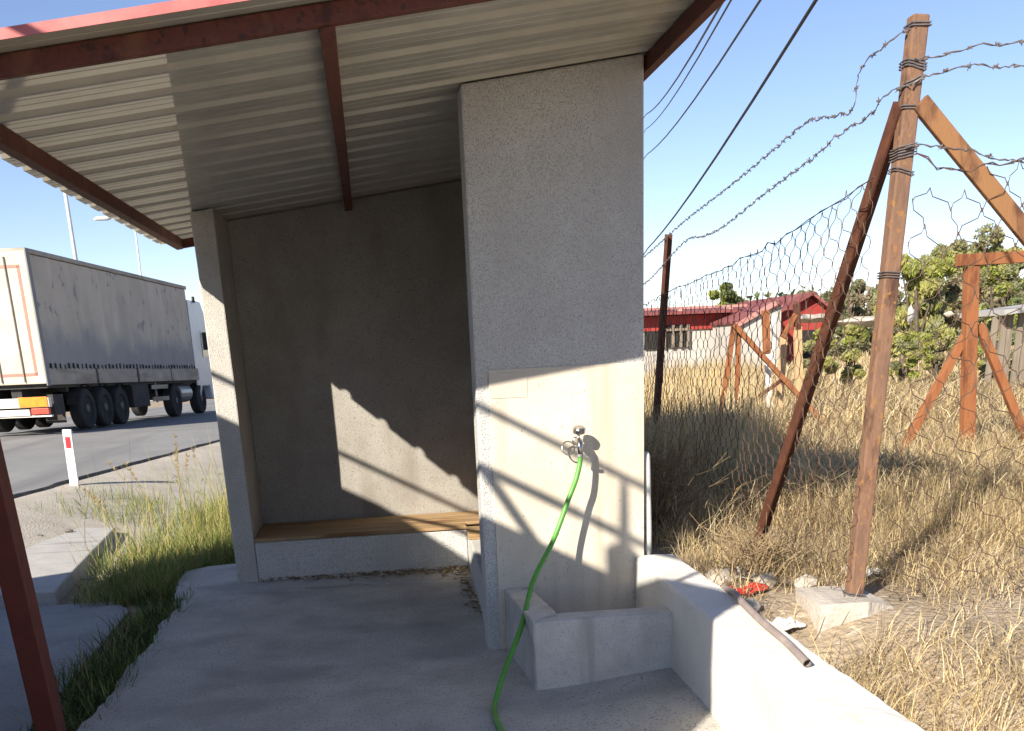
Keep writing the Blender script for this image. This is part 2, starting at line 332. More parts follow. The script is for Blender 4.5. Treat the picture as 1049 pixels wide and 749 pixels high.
for i in range(len(yy)-1): b.f.append([i*(W+1), (i+1)*(W+1), n0+i+1, n0+i]); b.m.append(0)
tag(b.build('concrete_floor', 'floor', smooth=True), kind='structure')
# concrete paving slab beside the shelter, on the left
b = MB(); b.prism([(-7.5,8.55),(-4.2,8.5),(-2.66,8.42),(-2.70,8.75),(-2.95,11.8),(-4.6,12.2),(-7.8,12.6)], -.14, .0)
tag(b.build('pavement', 'path_slab', bevel=.015), kind='structure')
b = MB(); b.prism([(-9,-1),(-1.9,-1),(-1.9,4),(-1.95,6),(-2.0,8.0),(-2.2,8.38),(-5,8.46),(-9,8.5)], -.2, -.105)
tag(b.build('grey_apron', 'grey_apron', bevel=.01), kind='structure')
# ------------------------------------------------------------------ the shelter
def under(x): return 2.92 + .135*x
sh = thing('bus_shelter', (0,7,0), 'open grey roughcast bus shelter with red steel beams under a corrugated roof', 'bus shelter')
def wallbox(x0,x1,y0,y1,z0=-.2,drop=.006):
    def fn(b):
        nx = max(2,int((x1-x0)/.12)); 
        b.prism([(x0,y0),(x1,y0),(x1,y1),(x0,y1)], z0, lambda p: under(p[0])-drop)
    return fn
one(wallbox(.582,1.539,5.765,5.965), 'front_wall', 'stucco', sh, bevel=.012)
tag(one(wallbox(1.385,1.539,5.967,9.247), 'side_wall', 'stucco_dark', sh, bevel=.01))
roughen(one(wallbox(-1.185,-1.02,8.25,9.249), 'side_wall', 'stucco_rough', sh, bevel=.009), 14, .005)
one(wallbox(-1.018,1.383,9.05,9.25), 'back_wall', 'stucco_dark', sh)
# smooth rendered panel behind the tap, 4 mm proud
def pan(b):
    b.prism([(.655,5.757),(1.5365,5.757),(1.5365,5.766),(.655,5.766)], .0, lambda p: 1.597+.008*p[0])
one(pan, 'rendered_panel', 'panel', sh, bevel=.003)
def pan2(b):      # patch of newer filler in the panel corner
    b.prism([(.658,5.754),(.87,5.754),(.87,5.758),(.658,5.758)], 1.45, 1.585)
o = one(pan2, 'filler_patch', 'patch', sh, bevel=.0015)
# bench
def base(b):
    b.prism([(-1.016,8.25),(.70,8.25),(.70,8.35),(-1.016,8.35)], -.05, .318)
    b.prism([(.703,8.352),(.703,8.25),(.61,5.968),(.70,5.968),(.80,8.352)], -.05, .300)
one(base, 'bench_base', 'stucco', sh, bevel=.01)
def seat(b, k):
    y0 = 8.235+.204*k
    b.box((-1.014,y0,.322),(1.38 if k else .70,y0+.190,.348))
for k in range(4): one(lambda b: seat(b,k), 'seat_plank', 'wood', sh, bevel=.005)
for (y0,y1) in ((8.04,8.22),(7.83,8.03)):
    one(lambda b: b.prism([(.69+.04*(y0-8.2),y0),(1.38,y0),(1.38,y1),(.69+.04*(y1-8.2),y1)], .302, .345), 'seat_plank', 'wood', sh, bevel=.005)
# roof
P_, RB, RT, RH = .333, .105, .062, .045
def prof(y0, y1):
    pts = []; y = y0
    while y < y1:
        for dy, z in ((0,0),(.062,0),(.069,.007),(.076,0),(.142,0),(.149,.007),(.156,0),(P_-RB,0),(P_-RB+(RB-RT)/2,RH),(P_-(RB-RT)/2,RH)):
            if y+dy <= y1: pts.append((y+dy, z))
        y += P_
    return pts
def sheet(b, xa, xb, y0, y1, dz=0, n=8):     # xa,xb may be functions of y
    pr = prof(y0, y1); f = lambda q, y: q(y) if callable(q) else q
    rows = []
    for y, z in pr:
        for i in range(n+1):
            x = f(xa,y)+(f(xb,y)-f(xa,y))*i/n
            rows.append((x, y, under(x)+z+dz))
    m = n+1; k0 = len(b.v); b.v += rows
    for r in range(len(pr)-1):
        for i in range(n):
            k = k0+r*m+i; b.f.append([k,k+1,k+m+1,k+m]); b.m.append(b.mi)
xlim = lambda y: -.66-.137*(y-4.5)  # joint follows the outline of the bright reflected patch
def sh1(b):
    sheet(b, xlim, 1.66, 4.10, 9.78)
    b.mi = 1; sheet(b, xlim, 1.66, 4.10, 9.78, .004)
one(sh1, 'roof_sheet', ['sheet','red_sheet'], sh)
def sh2(b): sheet(b, -1.69, lambda y: xlim(y)+.0, 4.10, 9.78, .0, 5)  # added sheet, stands in for sun reflected up under the eave
o = one(sh2, 'roof_sheet', ['bounce_sheet'], sh); tag(o, 'added light letting sheet imitating reflected sun along the low left eave')
def flash(b):
    vs = []
    for x in (-1.69, 1.67): vs += [(x,4.092,under(x)-.002),(x,4.092,under(x)+.032),(x,4.32,under(x)+.050),(x,4.32,under(x)+.046),(x,4.096,under(x)+.028),(x,4.096,under(x)-.002)]
    b.add(vs, [(5,4,3,2,1,0),tuple(range(6,12))]+[(i,(i+1)%6,6+(i+1)%6,6+i) for i in range(6)])
one(flash, 'edge_flashing', 'flash', sh)
def beamx(b, y):
    b.prism([(-1.53,y-.022),(1.61,y-.022),(1.61,y+.022),(-1.53,y+.022)], lambda p: under(p[0])-.074, lambda p: under(p[0])-.003)
one(lambda b: beamx(b,4.247), 'roof_beam', 'rust_paint', sh, bevel=.006)
one(lambda b: beamx(b,9.64), 'roof_beam', 'rust_paint', sh, bevel=.006)
for x, wd in ((-1.50,.055),(-.045,.06),(1.585,.06)):
    y1 = 9.04 if x == -.045 else 9.60
    one(lambda b: b.prism([(x-wd/2,4.25),(x+wd/2,4.25),(x+wd/2,y1),(x-wd/2,y1)], lambda p: under(p[0])-.085, lambda p: under(p[0])-.003), 'roof_beam', 'rust_paint', sh, bevel=.006)
one(lambda b: b.bar((-1.47,4.30,-.14),(-1.53,4.225,under(-1.53)-.07),.10,.10,(1,0,0)), 'support_post', 'post_red', sh, bevel=.008)
# ------------------------------------------------------------------ trough, low wall, tap, hose
def trough(b):
    b.prism([(.69,5.75),(.735,4.95),(.885,5.10),(.84,5.75)], -.03, .372)
    b.prism([(.737,4.95),(1.478,4.95),(1.478,5.10),(.887,5.10)], -.03, lambda p: .366+.004*p[0])
    b.prism([(.842,5.75),(.887,5.102),(1.478,5.102),(1.478,5.75)], -.03, .10)
tag(roughen(one(trough, 'water_trough', 'trough', bevel=.009), 9, .006), 'grey concrete wash trough built against the tap wall', 'water trough')
def lowwall(b):
    ys = [5.763-.045*i for i in range(150)]; rows = []
    for y in ys:
        xl, xr, zt = 1.482-.014*(5.763-y), 1.735-.012*(5.763-y), .505-.012*max(0,4.6-y)
        sec = [(xl,-.2),(xl,.1),(xl,.25),(xl,.38),(xl,zt-.03),(xl+.004,zt-.011),(xl+.014,zt-.002),(xl+.05,zt),(xl+.12,zt+.002),(xr-.07,zt),(xr-.02,zt-.003),(xr-.005,zt-.014),(xr,zt-.04),(xr,.3),(xr,-.2)]
        for x, z in sec:
            q = Vector((x,y,z)); d = mnoise.noise_vector(q*3)*.006 + mnoise.noise_vector(q*14)*.0035
            if z > zt-.06: d += mnoise.noise_vector(q*40)*.003
            rows.append((x+d.x, y, z+d.z))
    m = 15; n = len(ys)
    b.add(rows, [(i*m+k, i*m+k+1, (i+1)*m+k+1, (i+1)*m+k) for i in range(n-1) for k in range(m-1)] + [tuple(range(m)), tuple(range((n-1)*m, n*m))])
tag(one(lowwall, 'low_wall', 'white_plaster'), 'low white plastered retaining wall running from the shelter toward the viewer', 'wall')
tap = thing('water_tap', (1.135,5.755,1.2), 'chrome water tap fixed high on the cream rendered wall panel', 'tap')
one(lambda b: b.disc((1.135,5.757,1.2),(0,-1,0),[(0,.022),(.008,.022),(.010,.015),(.06,.015)]), 'inlet_pipe', 'steel', tap, smooth=False)
one(lambda b: b.tube([(1.135,5.70,1.2),(1.135,5.66,1.2),(1.135,5.638,1.19),(1.135,5.63,1.165),(1.135,5.63,1.13)],[.021,.024,.021,.017,.017],12), 'tap_body', 'steel', tap, smooth=True)
def knob(b):
    b.tube([(1.135,5.675,1.215),(1.137,5.66,1.25)],.008,8)
    b.disc((1.137,5.66,1.245),(0,-.3,1),[(0,.022),(.006,.036),(.028,.038),(.038,.028)],14)
one(knob, 'tap_handle', 'steel', tap, smooth=False)
def clampring(b):
    pts = [(1.082+.036*math.cos(a), 5.70+.012*math.sin(a), 1.165+.036*math.sin(a)) for a in [2*math.pi*i/20 for i in range(21)]]
    b.tube(pts, .0045, 6)
one(clampring, 'ring', 'steel', tap, smooth=True)
def catmull(P, n=8):
    P = [Vector(p) for p in P]; P = [P[0]*2-P[1]] + P + [P[-1]*2-P[-2]]; out = []
    for i in range(1, len(P)-2):
        for k in range(n):
            t = k/n; a,b_,c,d = P[i-1],P[i],P[i+1],P[i+2]
            out.append(.5*((2*b_)+(c-a)*t+(2*a-5*b_+4*c-d)*t*t+(3*b_-a-3*c+d)*t**3))
    return out + [P[-2]]
hose = catmull([(1.135,5.63,1.15),(1.132,5.625,1.09),(1.105,5.61,1.0),(1.061,5.60,.901),(.957,5.55,.679),(.813,5.40,.49),(.70,5.13,.31),(.56,4.87,.13),(.497,4.74,.03),(.478,4.60,.016),(.482,4.38,.014),(.52,4.1,.014),(.60,3.7,.014),(.55,3.3,.014),(.3,3.0,.014),(-.1,2.9,.014)], 10)
tag(one(lambda b: b.tube(hose, .0145, 10), 'garden_hose', 'hose', smooth=True), 'bright green garden hose hanging from the tap to the floor', 'hose')
hz = [o for o in bpy.data.objects if o.name == 'garden_hose'][0]
one(lambda b: b.tube([(1.135,5.63,1.135),(1.134,5.629,1.12)], .019, 12), 'clamp', 'steel', hz)
one(lambda b: b.box((1.148,5.61,1.120),(1.168,5.622,1.134)), 'clamp_screw', 'steel', hz)
tag(one(lambda b: b.tube(catmull([(1.57,5.82,.38),(1.575,5.80,.6),(1.57,5.80,.85),(1.565,5.80,1.06),(1.563,5.82,1.10)],5), .019, 10), 'water_pipe', 'pvc', smooth=True), 'upright white plastic pipe at the corner of the tap wall', 'pipe')
def cond(b):
    pts = catmull([(1.72,4.85,.50),(1.69,4.62,.525),(1.655,4.40,.528),(1.63,4.1,.520),(1.615,3.8,.514),(1.585,3.52,.508)],6)
    b.tube(pts, .017, 10, cap=False); b.tube(pts[:], .0135, 10, cap=False)
    e = pts[-1]; b.mi = 1; d = (pts[-1]-pts[-2]).normalized(); b.disc(e-d*.02, d, [(0,.0134),(.002,.0134)], 10)
tag(one(cond, 'conduit', ['conduit','dark'], smooth=True), 'greyish brown conduit with a cut end lying along the low wall', 'pipe')
# ------------------------------------------------------------------ added unseen block that shades the forecourt
hd = Vector((1,-1.8,0)).normalized(); nd = Vector((-1.8,-1,0)).normalized(); L0 = Vector((-2.1,2.77,0))
def kp(k, s=0, z=0): return L0 + hd*(k*2.059) + nd*s + Vector((0,0,z))
ks = thing('shadow_blocker', kp(-.3,1.5,-.13), 'added unseen square grey rendered block with railed flat roof standing left of the shelter', 'blocker')
K0, K1 = -2.0, .86
def quad(a0, a1, s0, s1): return [tuple(kp(a0,s0))[:2], tuple(kp(a1,s0))[:2], tuple(kp(a1,s1))[:2], tuple(kp(a0,s1))[:2]]
one(lambda b: b.prism(quad(K0,K1,0,3.2), -.2, 3.02), 'blocker_walls', 'blocker_wall', ks, bevel=.015)
one(lambda b: b.prism(quad(K0-.03,K1,-.03,3.25), 3.021, 3.13), 'blocker_roof_slab', 'slab_grey', ks, bevel=.01)
one(lambda b: b.prism(quad(K0-.03,-1.35,-.03,.09), 3.131, 3.44), 'blocker_parapet', 'blocker_wall', ks, bevel=.01)  # made-up parapet, height shaped to the lower shadow edge
def ramp(b):  # sloped so its shadow edge falls across the bench base
    q = quad(-1.348,-.72,-.03,.09); zt = {q[0]:3.44, q[1]:3.14, q[2]:3.14, q[3]:3.44}; b.prism(q, 3.131, lambda p: zt[p])
one(ramp, 'blocker_parapet', 'blocker_wall', ks)
def rails(b):  # rails added to cast the slanting bars of shadow
    for z, r in ((3.77,.022),(3.43,.027)): b.tube([kp(K0,.03,z), kp(K1,.03,z)], r, 8)
    for k in (-1.95,.62): b.tube([kp(k,.03,3.12), kp(k,.03,3.77)], .02, 8)
    b.tube([kp(.02,.03,3.43), kp(.13,.03,3.14)], .03, 8)
one(rails, 'shadow_railing', 'rust_paint', ks)
def blob(b): b.disc(kp(.34,.06,3.13),(0,0,1),[(0,.07),(.10,.09),(.20,.09),(.27,.03),(.62,.02)],12)  # made-up shape, throws the round shadow on the tap wall
one(blob, 'shadow_blob', 'tank', ks)
def kdoor(b): b.prism(quad(-.5,-.08,-.035,.0), -.1, 1.95)  # door and window only dress the unseen added block
dr = one(kdoor, 'door', 'rust_paint', ks, bevel=.005); one(lambda b: b.tube([kp(-.13,-.06,.95),kp(-.13,-.06,1.1)],.012,8), 'handle', 'steel', dr)
wf = one(lambda b: b.prism(quad(-1.45,-.8,-.04,.0), .95, 1.95), 'window', 'pvc', ks, bevel=.005)
one(lambda b: b.prism(quad(-1.42,-.83,-.045,-.038), 1.0, 1.9), 'pane', 'glass', wf)
# ------------------------------------------------------------------ lorry
hx, hy = .153/math.hypot(.153,1), 1/math.hypot(.153,1)
TO = Vector((-7.53,26.05,.26))                       # rear right corner on the road
tr = thing('articulated_lorry', TO, 'long articulated lorry with dirty grey curtain trailer and cream rear doors, on the road', 'lorry')
def T(a, s, z): return Vector((TO.x+hx*a-hy*s, TO.y+hy*a+hx*s, TO.z+z))   # a along, s to the left, z up
def tbox(b, a0,a1,s0,s1,z0,z1):
    p = [T(a0,s0,0),T(a1,s0,0),T(a1,s1,0),T(a0,s1,0)]
    b.prism([(q.x,q.y) for q in p], TO.z+z0, TO.z+z1)
LEN, WD = 11.3, 2.5
def cur(b):
    # rippled curtain, from 1.50 to 4.02
    n = 110; zs = [1.50,2.0,2.45,3.3,4.0]
    for j in range(len(zs)-1):
        b.mi = 0
        for i in range(n):
            a0, a1 = .12+(LEN-.24)*i/n, .12+(LEN-.24)*(i+1)/n
            s = lambda a: .012*math.sin(a*5.1)+.008*math.sin(a*11.3)
            b.add([T(a0,s(a0),zs[j]),T(a1,s(a1),zs[j]),T(a1,s(a1),zs[j+1]),T(a0,s(a0),zs[j+1])],[(0,1,2,3)])
    b.mi = 0; tbox(b, .10, LEN-.1, .05, WD-.02, 1.2, 4.02)
one(cur, 'curtain', ['curtain','curtain_low'], tr)
one(lambda b: tbox(b, .0, LEN, -.02, WD+.02, 4.02, 4.13), 'roof_rail', 'dropboard', tr, bevel=.02)
for a0 in (.12, 3.0, 5.9, 8.7):
    one(lambda b: tbox(b, a0, a0+2.72, -.03, .03, 1.12, 1.50), 'drop_board', 'dropboard', tr, bevel=.01)
for i in range(44):
    a = .3+i*.25; one(lambda b: tbox(b, a, a+.035, -.035, .0, 1.47, 1.60+R.uniform(-.02,.03)), 'strap', 'chassis', tr)
def rear(b): tbox(b, -.03, .10, 0, WD, 1.15, 4.06)
rd = one(rear, 'rear_door', 'trailer_white', tr, bevel=.02)
def rtape(b):
    for s0,s1,z0,z1 in ((.17,.24,1.35,3.75),(.17,1.2,3.70,3.77),(.17,1.2,1.33,1.40),(1.3,2.33,3.70,3.77),(1.3,2.33,1.33,1.40),(2.26,2.33,1.35,3.75)): tbox(b,-.036,-.03,s0,s1,z0,z1)
one(rtape, 'reflective_tape', 'red_tape', rd)
def rbars(b):
    for s in (.5,1.05,1.45,2.0): b.tube([T(-.06,s,1.2),T(-.06,s,3.95)],.018,6)
    tbox(b,-.04,-.02,1.235,1.265,1.2,4.0)
one(rbars, 'locking_bar', 'dropboard', rd)
def corner(b): tbox(b, -.04, .13, -.035, .0, 1.1, 4.10)
one(corner, 'corner_post', 'curtain_low', tr, bevel=.01)
def chas(b):
    tbox(b, .2, LEN-.2, .75, 1.0, .75, 1.12); tbox(b, .2, LEN-.2, 1.5, 1.75, .75, 1.12)
    tbox(b, .1, LEN, .06, WD-.06, 1.05, 1.2)
    for a in (1.2,3.0,4.6,6.5,8.5): tbox(b, a, a+.12, .1, WD-.1, .95, 1.06)
    tbox(b, .9, 5.2, .45, 2.05, .45, .75)
    tbox(b, LEN-2.2, LEN+2.0, .75, 1.75, .55, .95)
one(chas, 'chassis', 'chassis', tr)
def bump(b): tbox(b, -.08, .06, .0, WD, .62, .84)
bp = one(bump, 'rear_bumper', 'bumper_white', tr, bevel=.01)
one(lambda b: tbox(b, -.10, -.078, .03, .72, .63, .86), 'marker_board', 'lamp_orange', tr, bevel=.005)
one(lambda b: tbox(b, -.10, -.078, 1.78, 2.47, .63, .86), 'marker_board', 'lamp_orange', tr, bevel=.005)
one(lambda b: tbox(b, -.10, .02, .03, .45, .46, .60), 'tail_lamp', 'lamp_red', tr, bevel=.01)
one(lambda b: tbox(b, -.10, .02, 2.05, 2.47, .46, .60), 'tail_lamp', 'lamp_red', tr, bevel=.01)
one(lambda b: tbox(b, -.09, .0, .5, 2.0, .44, .58), 'number_plate_bar', 'bumper_white', tr, bevel=.005)
one(lambda b: tbox(b, -.05, .05, .0, WD, .40, .44), 'underrun_bar', 'bumper_white', tr)
def flap(b): tbox(b, .9, .92, .1, .6, .22, .9); tbox(b, .3, .85, .06, .2, .42, .9)
one(flap, 'mud_flap', 'chassis', tr)
RW = .51
def wheel(a, s, out):
    ax = T(0,1,0)-T(0,0,0); ax = -ax if out < 0 else ax
    c = T(a, s, RW)
    we = one(lambda b: b.disc(c, ax, [(-.15,.30),(-.15,RW-.03),(-.11,RW),(.11,RW),(.15,RW-.04),(.15,.31),(.12,.29)], 26), 'tyre', 'tyre', tr)
    def rimf(b):
        b.disc(c, ax, [(.06,.29),(.115,.28),(.06,.20),(.06,.12),(.14,.10),(.15,.05)], 18)
        for k in range(8):
            q = 2*math.pi*k/8; zv = Vector((0,0,1)); xv = ax.cross(zv).normalized(); b.disc(c+ax.normalized()*.06+(xv*math.cos(q)+zv*math.sin(q))*.15, ax, [(0,.018),(.03,.014)], 6)
    one(rimf, 'rim', 'rim', we)
for a in (2.14,3.29,4.42):
    wheel(a, .17, -1); wheel(a, WD-.17, 1)
    def mg(b):
        pts = [T(a+.60*math.cos(q), 0, RW+.60*math.sin(q)) for q in [rad(10+16*i) for i in range(11)]]
        for p0, p1 in zip(pts, pts[1:]):
            o_ = T(0,.32,0)-T(0,0,0); b.add([p0,p1,p1+o_,p0+o_],[(0,1,2,3)])
    one(mg, 'mudguard', 'chassis', tr)
wheel(9.1, .2, -1); wheel(9.1, WD-.2, 1); wheel(11.7, .2, -1); wheel(11.7, WD-.2, 1)
one(lambda b: tbox(b, 5.3, 6.6, .02, .6, .42, 1.05), 'side_locker', 'chassis', tr, bevel=.02)
def side_guard(b):
    for z in (.55,.90): tbox(b, 6.9, 8.3, .02, .05, z, z+.12)
    tbox(b, 7.3, 7.36, .05, .09, .5, 1.1)
one(side_guard, 'side_guard', 'dropboard', tr)
one(lambda b: b.disc(T(9.75,.38,.72), T(1,0,0)-T(0,0,0), [(0,.27),(.03,.30),(1.1,.30),(1.13,.27)], 16), 'fuel_tank', 'tank', tr)
def cab(b):
    a0 = LEN+.35
    pr = [(a0,.55),(a0,3.55),(a0+.3,3.75),(a0+1.1,3.72),(a0+1.75,2.9),(a0+2.0,1.7),(a0+2.0,.45),(a0+1.2,.45),(a0+1.1,.9),(a0+.2,.9)]
    n = len(pr); vs = [T(a,.02,z) for a,z in pr]+[T(a,WD-.02,z) for a,z in pr]
    b.add(vs, [tuple(range(n)), tuple(range(2*n-1,n-1,-1))]+[(i,(i+1)%n,n+(i+1)%n,n+i) for i in range(n)])
tr.rotation_euler = (0,0,0)
cb = one(cab, 'cab', 'cab_white', tr, bevel=.05)
one(lambda b: b.add([T(LEN+1.0,.005,1.9),T(LEN+2.0,.005,1.9),T(LEN+1.85,.005,2.75),T(LEN+1.0,.005,2.75)],[(0,1,2,3)]), 'side_window', 'glass', cb)
def deflector(b): tbox(b, LEN-.05, LEN+.37, .0, .04, .95, 3.7)
one(deflector, 'side_deflector', 'cab_white', tr)
def mirror(b):
    tbox(b, LEN+2.05, LEN+2.15, -.30, -.10, 2.15, 2.75); b.tube([T(LEN+1.9,.05,2.6),T(LEN+2.1,-.15,2.6)],.02,6)
one(mirror, 'wing_mirror', 'chassis', tr, bevel=.02)
one(lambda b: tbox(b, LEN+.6, LEN+.75, -.02, .05, 3.65, 3.85), 'air_horn', 'chassis', tr, bevel=.02)
from mathutils import Quaternion
tr.rotation_mode = 'QUATERNION'; tr.rotation_quaternion = Quaternion((hy,-hx,0), -.0175)
# ------------------------------------------------------------------ marker post, street lamps
mp0 = atz(77,502,.15); mt = aty(68.5,440,mp0.y-.02)
mk = thing('marker_post', (mp0.x,mp0.y,.1), 'short white roadside marker post with a red reflector, leaning by the asphalt edge', 'marker post')
one(lambda b: b.bar(mp0-Vector((0,0,.1)), mt, .115, .05, (1,0,0)), 'post', 'marker_white', mk, bevel=.008)
dm = (mt-mp0); q0 = mp0+dm*.70; q1 = mp0+dm*.88
one(lambda b: b.bar(q0+Vector((0,-.028,0)), q1+Vector((0,-.028,0)), .062, .006, (1,0,0)), 'reflector', 'marker_red', mk)
def lamp(u0, v0, u1, v1, y, label, head=None, r=.085):
    p1 = aty(u1, v1, y); p0 = aty(u0, v0, y); d = (p1-p0)/(p1.z-p0.z); bs = p0 - d*(p0.z-.2); tp = p0 + d*(13.5-p0.z) if head is None else p1
    t = thing('street_lamp', bs, label, 'street lamp', 'street lamps along the road')
    one(lambda b: b.tube([bs, bs+(tp-bs)*.5, tp], [r*1.15, r, r*.7], 10), 'pole', 'lamp_metal', t, smooth=True)
    hd_ = head or (tp+Vector((-2.0,0,.35)))
    one(lambda b: b.tube([tp, tp+(hd_-tp)*.5+Vector((0,0,.12)), hd_], .04, 8), 'arm', 'lamp_metal', t, smooth=True)
    one(lambda b: b.tube([hd_+Vector((.1,0,0)), hd_+Vector((-.15,0,.03)), hd_+Vector((-.75,0,.02)), hd_+Vector((-.95,0,-.02))], [.06,.14,.13,.05], 8), 'lamp_head', 'lamp_metal', t, smooth=True)
lamp(77,262,68,205,50,'near pale street lamp pole rising behind the lorry trailer')
p2 = aty(137,222,72); lamp(144,282,137,222,72,'farther thin street lamp whose pale head shows under the roof eave', aty(112,224,72), .075)
# ------------------------------------------------------------------ power lines
up_ = thing('utility_pole', (12.6,64,0), 'concrete utility pole behind the shelter carrying the overhead wires', 'utility pole')
one(lambda b: b.tube([(12.6,64,0),(12.6,64,11.6)],[.2,.12],10), 'pole', 'concrete', up_, smooth=True)
one(lambda b: b.bar((11.2,64,10.2),(14.6,64,10.2),.12,.12), 'crossarm', 'rust_paint', up_)
for i, ((u0,v0),(u1,v1),r,lab) in enumerate([((836,0),(664,254),.030,'thickest black overhead cable, nearest to the fence post'),((779,0),(663,158),.020,'second overhead cable from the fence post side'),((749,0),(662,132),.016,'third overhead cable, right one of the close pair'),((741.5,0),(662,117),.020,'fourth overhead cable, left one of the close pair nearest the roof')]):
    a = aty(u0,v0,16); e = aty(u1,v1,52); d = e-a
    pts = [a+d*t+Vector((0,0,-.25*4*t*(1-t)*(1 if 0<=t<=1 else 0))) for t in [-.9,-.45,0,.15,.3,.45,.6,.75,.9,1,1.18]]
    tag(one(lambda b: b.tube(pts, r, 6), 'power_cable', 'cable', smooth=True), lab, 'overhead cable', 'overhead power cables')
# ------------------------------------------------------------------ corner fence post
fp = thing('fence_post', (2.31,4.63,.42), 'tall rusty corner fence post with two slanting braces on a cracked concrete footing', 'fence post')
PB, PT = Vector((2.305,4.63,.40)), Vector((2.425,4.63,2.97))
def post_at(z): return PB + (PT-PB)*((z-PB.z)/(PT.z-PB.z))
one(lambda b: b.bar(PB, PT, .074, .066, (1,0,0)), 'post', 'fence_rust', fp, bevel=.008)
def brA(b): b.angle(post_at(2.66)+Vector((-.05,.045,0)), Vector((2.245,5.96,.40)), .078, .010, (1,0,0), (0,-1,-.6))
one(brA, 'brace', 'rust', fp)
def brB(b): b.bar(post_at(2.62)+Vector((.035,-.03,.02)), Vector((4.62,4.35,.40)), .03, .078, (0,1,0))
one(brB, 'brace', 'fence_orange', fp, bevel=.004)
def foot(b):
    b.prism([(2.06,4.45),(2.28,4.41),(2.44,4.46),(2.42,4.78),(2.27,4.81),(2.06,4.77)], .02, lambda p: .475+R.uniform(-.03,.012))
roughen(one(foot, 'footing', 'concrete', fp), 2, .012, 6)
for z, n, sr in ((2.93,2,.0035),(2.78,3,.0035),(2.72,2,.003),(2.62,2,.003),(2.45,5,.003),(2.37,2,.0025),(1.95,3,.0025),(.47,3,.0035)):
    c0 = post_at(z); pts = []; tl = R.uniform(-.02,.02)
    for i in range(n*16+1):
        a = 2*math.pi*i/16; k = max(abs(math.cos(a)), abs(math.sin(a)))
        pts.append(c0+Vector((.042/k*math.cos(a)+R.gauss(0,.001), .038/k*math.sin(a)+R.gauss(0,.001), .011*(i/16-n/2)+tl*math.cos(a))))
    one(lambda b: b.tube(pts, sr, 5), 'tie_wire', 'wire_grey', fp)
# fence posts further along
p2 = aty(665,480,10.1); p2t = aty(681,240,9.85)
t = thing('fence_post', p2, 'slim dark angle iron fence post with a lit tip, beside the shelter wall', 'fence post')
one(lambda b: b.angle(p2, p2t, .072, .012, (1,0,0), (0,-1,0)), 'post', 'rust', t)
# ------------------------------------------------------------------ wire mesh and barbed wire
def lerp_path(P):
    P = [Vector(p) for p in P]; L = [0]
    for a, c in zip(P, P[1:]): L.append(L[-1]+(c-a).length)
    def at(s):
        for i in range(len(P)-1):
            if s <= L[i+1] or i == len(P)-2: return P[i]+(P[i+1]-P[i])*((s-L[i])/(L[i+1]-L[i]))
    return at, L[-1]
def mesh_fence(top, zb, cw, chh, r, jit, name, label, skip=None):
    at, Lt = lerp_path(top); b = MB(); n = int(Lt/(cw/2)); rows = int(2.1/(chh/2))
    nodes = {}
    def node(i, j):
        if (i,j) in nodes: return nodes[(i,j)]
        p = at(i*cw/2); tz = p.z; z = tz - j*chh/2
        q = Vector((p.x+R.gauss(0,jit), p.y+R.gauss(0,jit), z+R.gauss(0,jit*.8)))
        nodes[(i,j)] = q; return q
    for i in range(n):
        for j in range(rows):
            if (i+j) % 2 == 0: a, c = (i,j), (i+1,j+1)
            else: a, c = (i+1,j), (i,j+1)
            if skip and skip(i,j): continue
            pa, pc = node(*a), node(*c)
            if pa.z < zb and pc.z < zb: continue
            d = pc-pa; tw = min(.022, abs(d.z)*.2)
            b.tube([pa+Vector((0,0,tw*.5)), pa+d*.15+Vector((0,0,-tw)), pa+d*.5, pc-d*.15+Vector((0,0,tw)), pc-Vector((0,0,tw*.5))], r, 4, cap=False)
    # selvage wire
    pts = [at(Lt*i/60)+Vector((R.gauss(0,.006),0,R.gauss(0,.010))) for i in range(61)]; b.tube(pts, r*1.3, 5)
    b.tube([p+Vector((.006,.004,.008*math.sin(i*2.1))) for i, p in enumerate(pts)], r*1.1, 4)
    return tag(b.build(name, 'wire'), label, 'wire fence', 'sagging wire mesh fencing')
off = Vector((-.065,-.03,0))
TL = [(2.31,4.60,2.36),(2.345,5.15,2.29),(2.40,5.92,2.22),(2.48,6.74,2.18),(2.56,7.52,2.16),(2.69,8.9,2.14),(2.83,10.1,2.10),(3.05,12.2,2.02),(3.3,14.5,1.98)]
mesh_fence([Vector(p)+off for p in TL], .40, .155, .135, .0019, .008, 'wire_mesh', 'long run of sagging wire mesh going back from the corner post past the dark post')
TR = [(2.43,4.565,2.42),(2.62,4.56,2.36),(2.8,4.55,2.39),(2.98,4.53,2.40),(3.6,4.46,2.43),(5.0,4.3,2.42)]
mesh_fence(TR, .42, .165, .17, .0023, .014, 'wire_mesh', 'wide open wire mesh stretching right from the corner post', skip=lambda i,j: j < 1 and i < 4 or (i==1 and j==2))
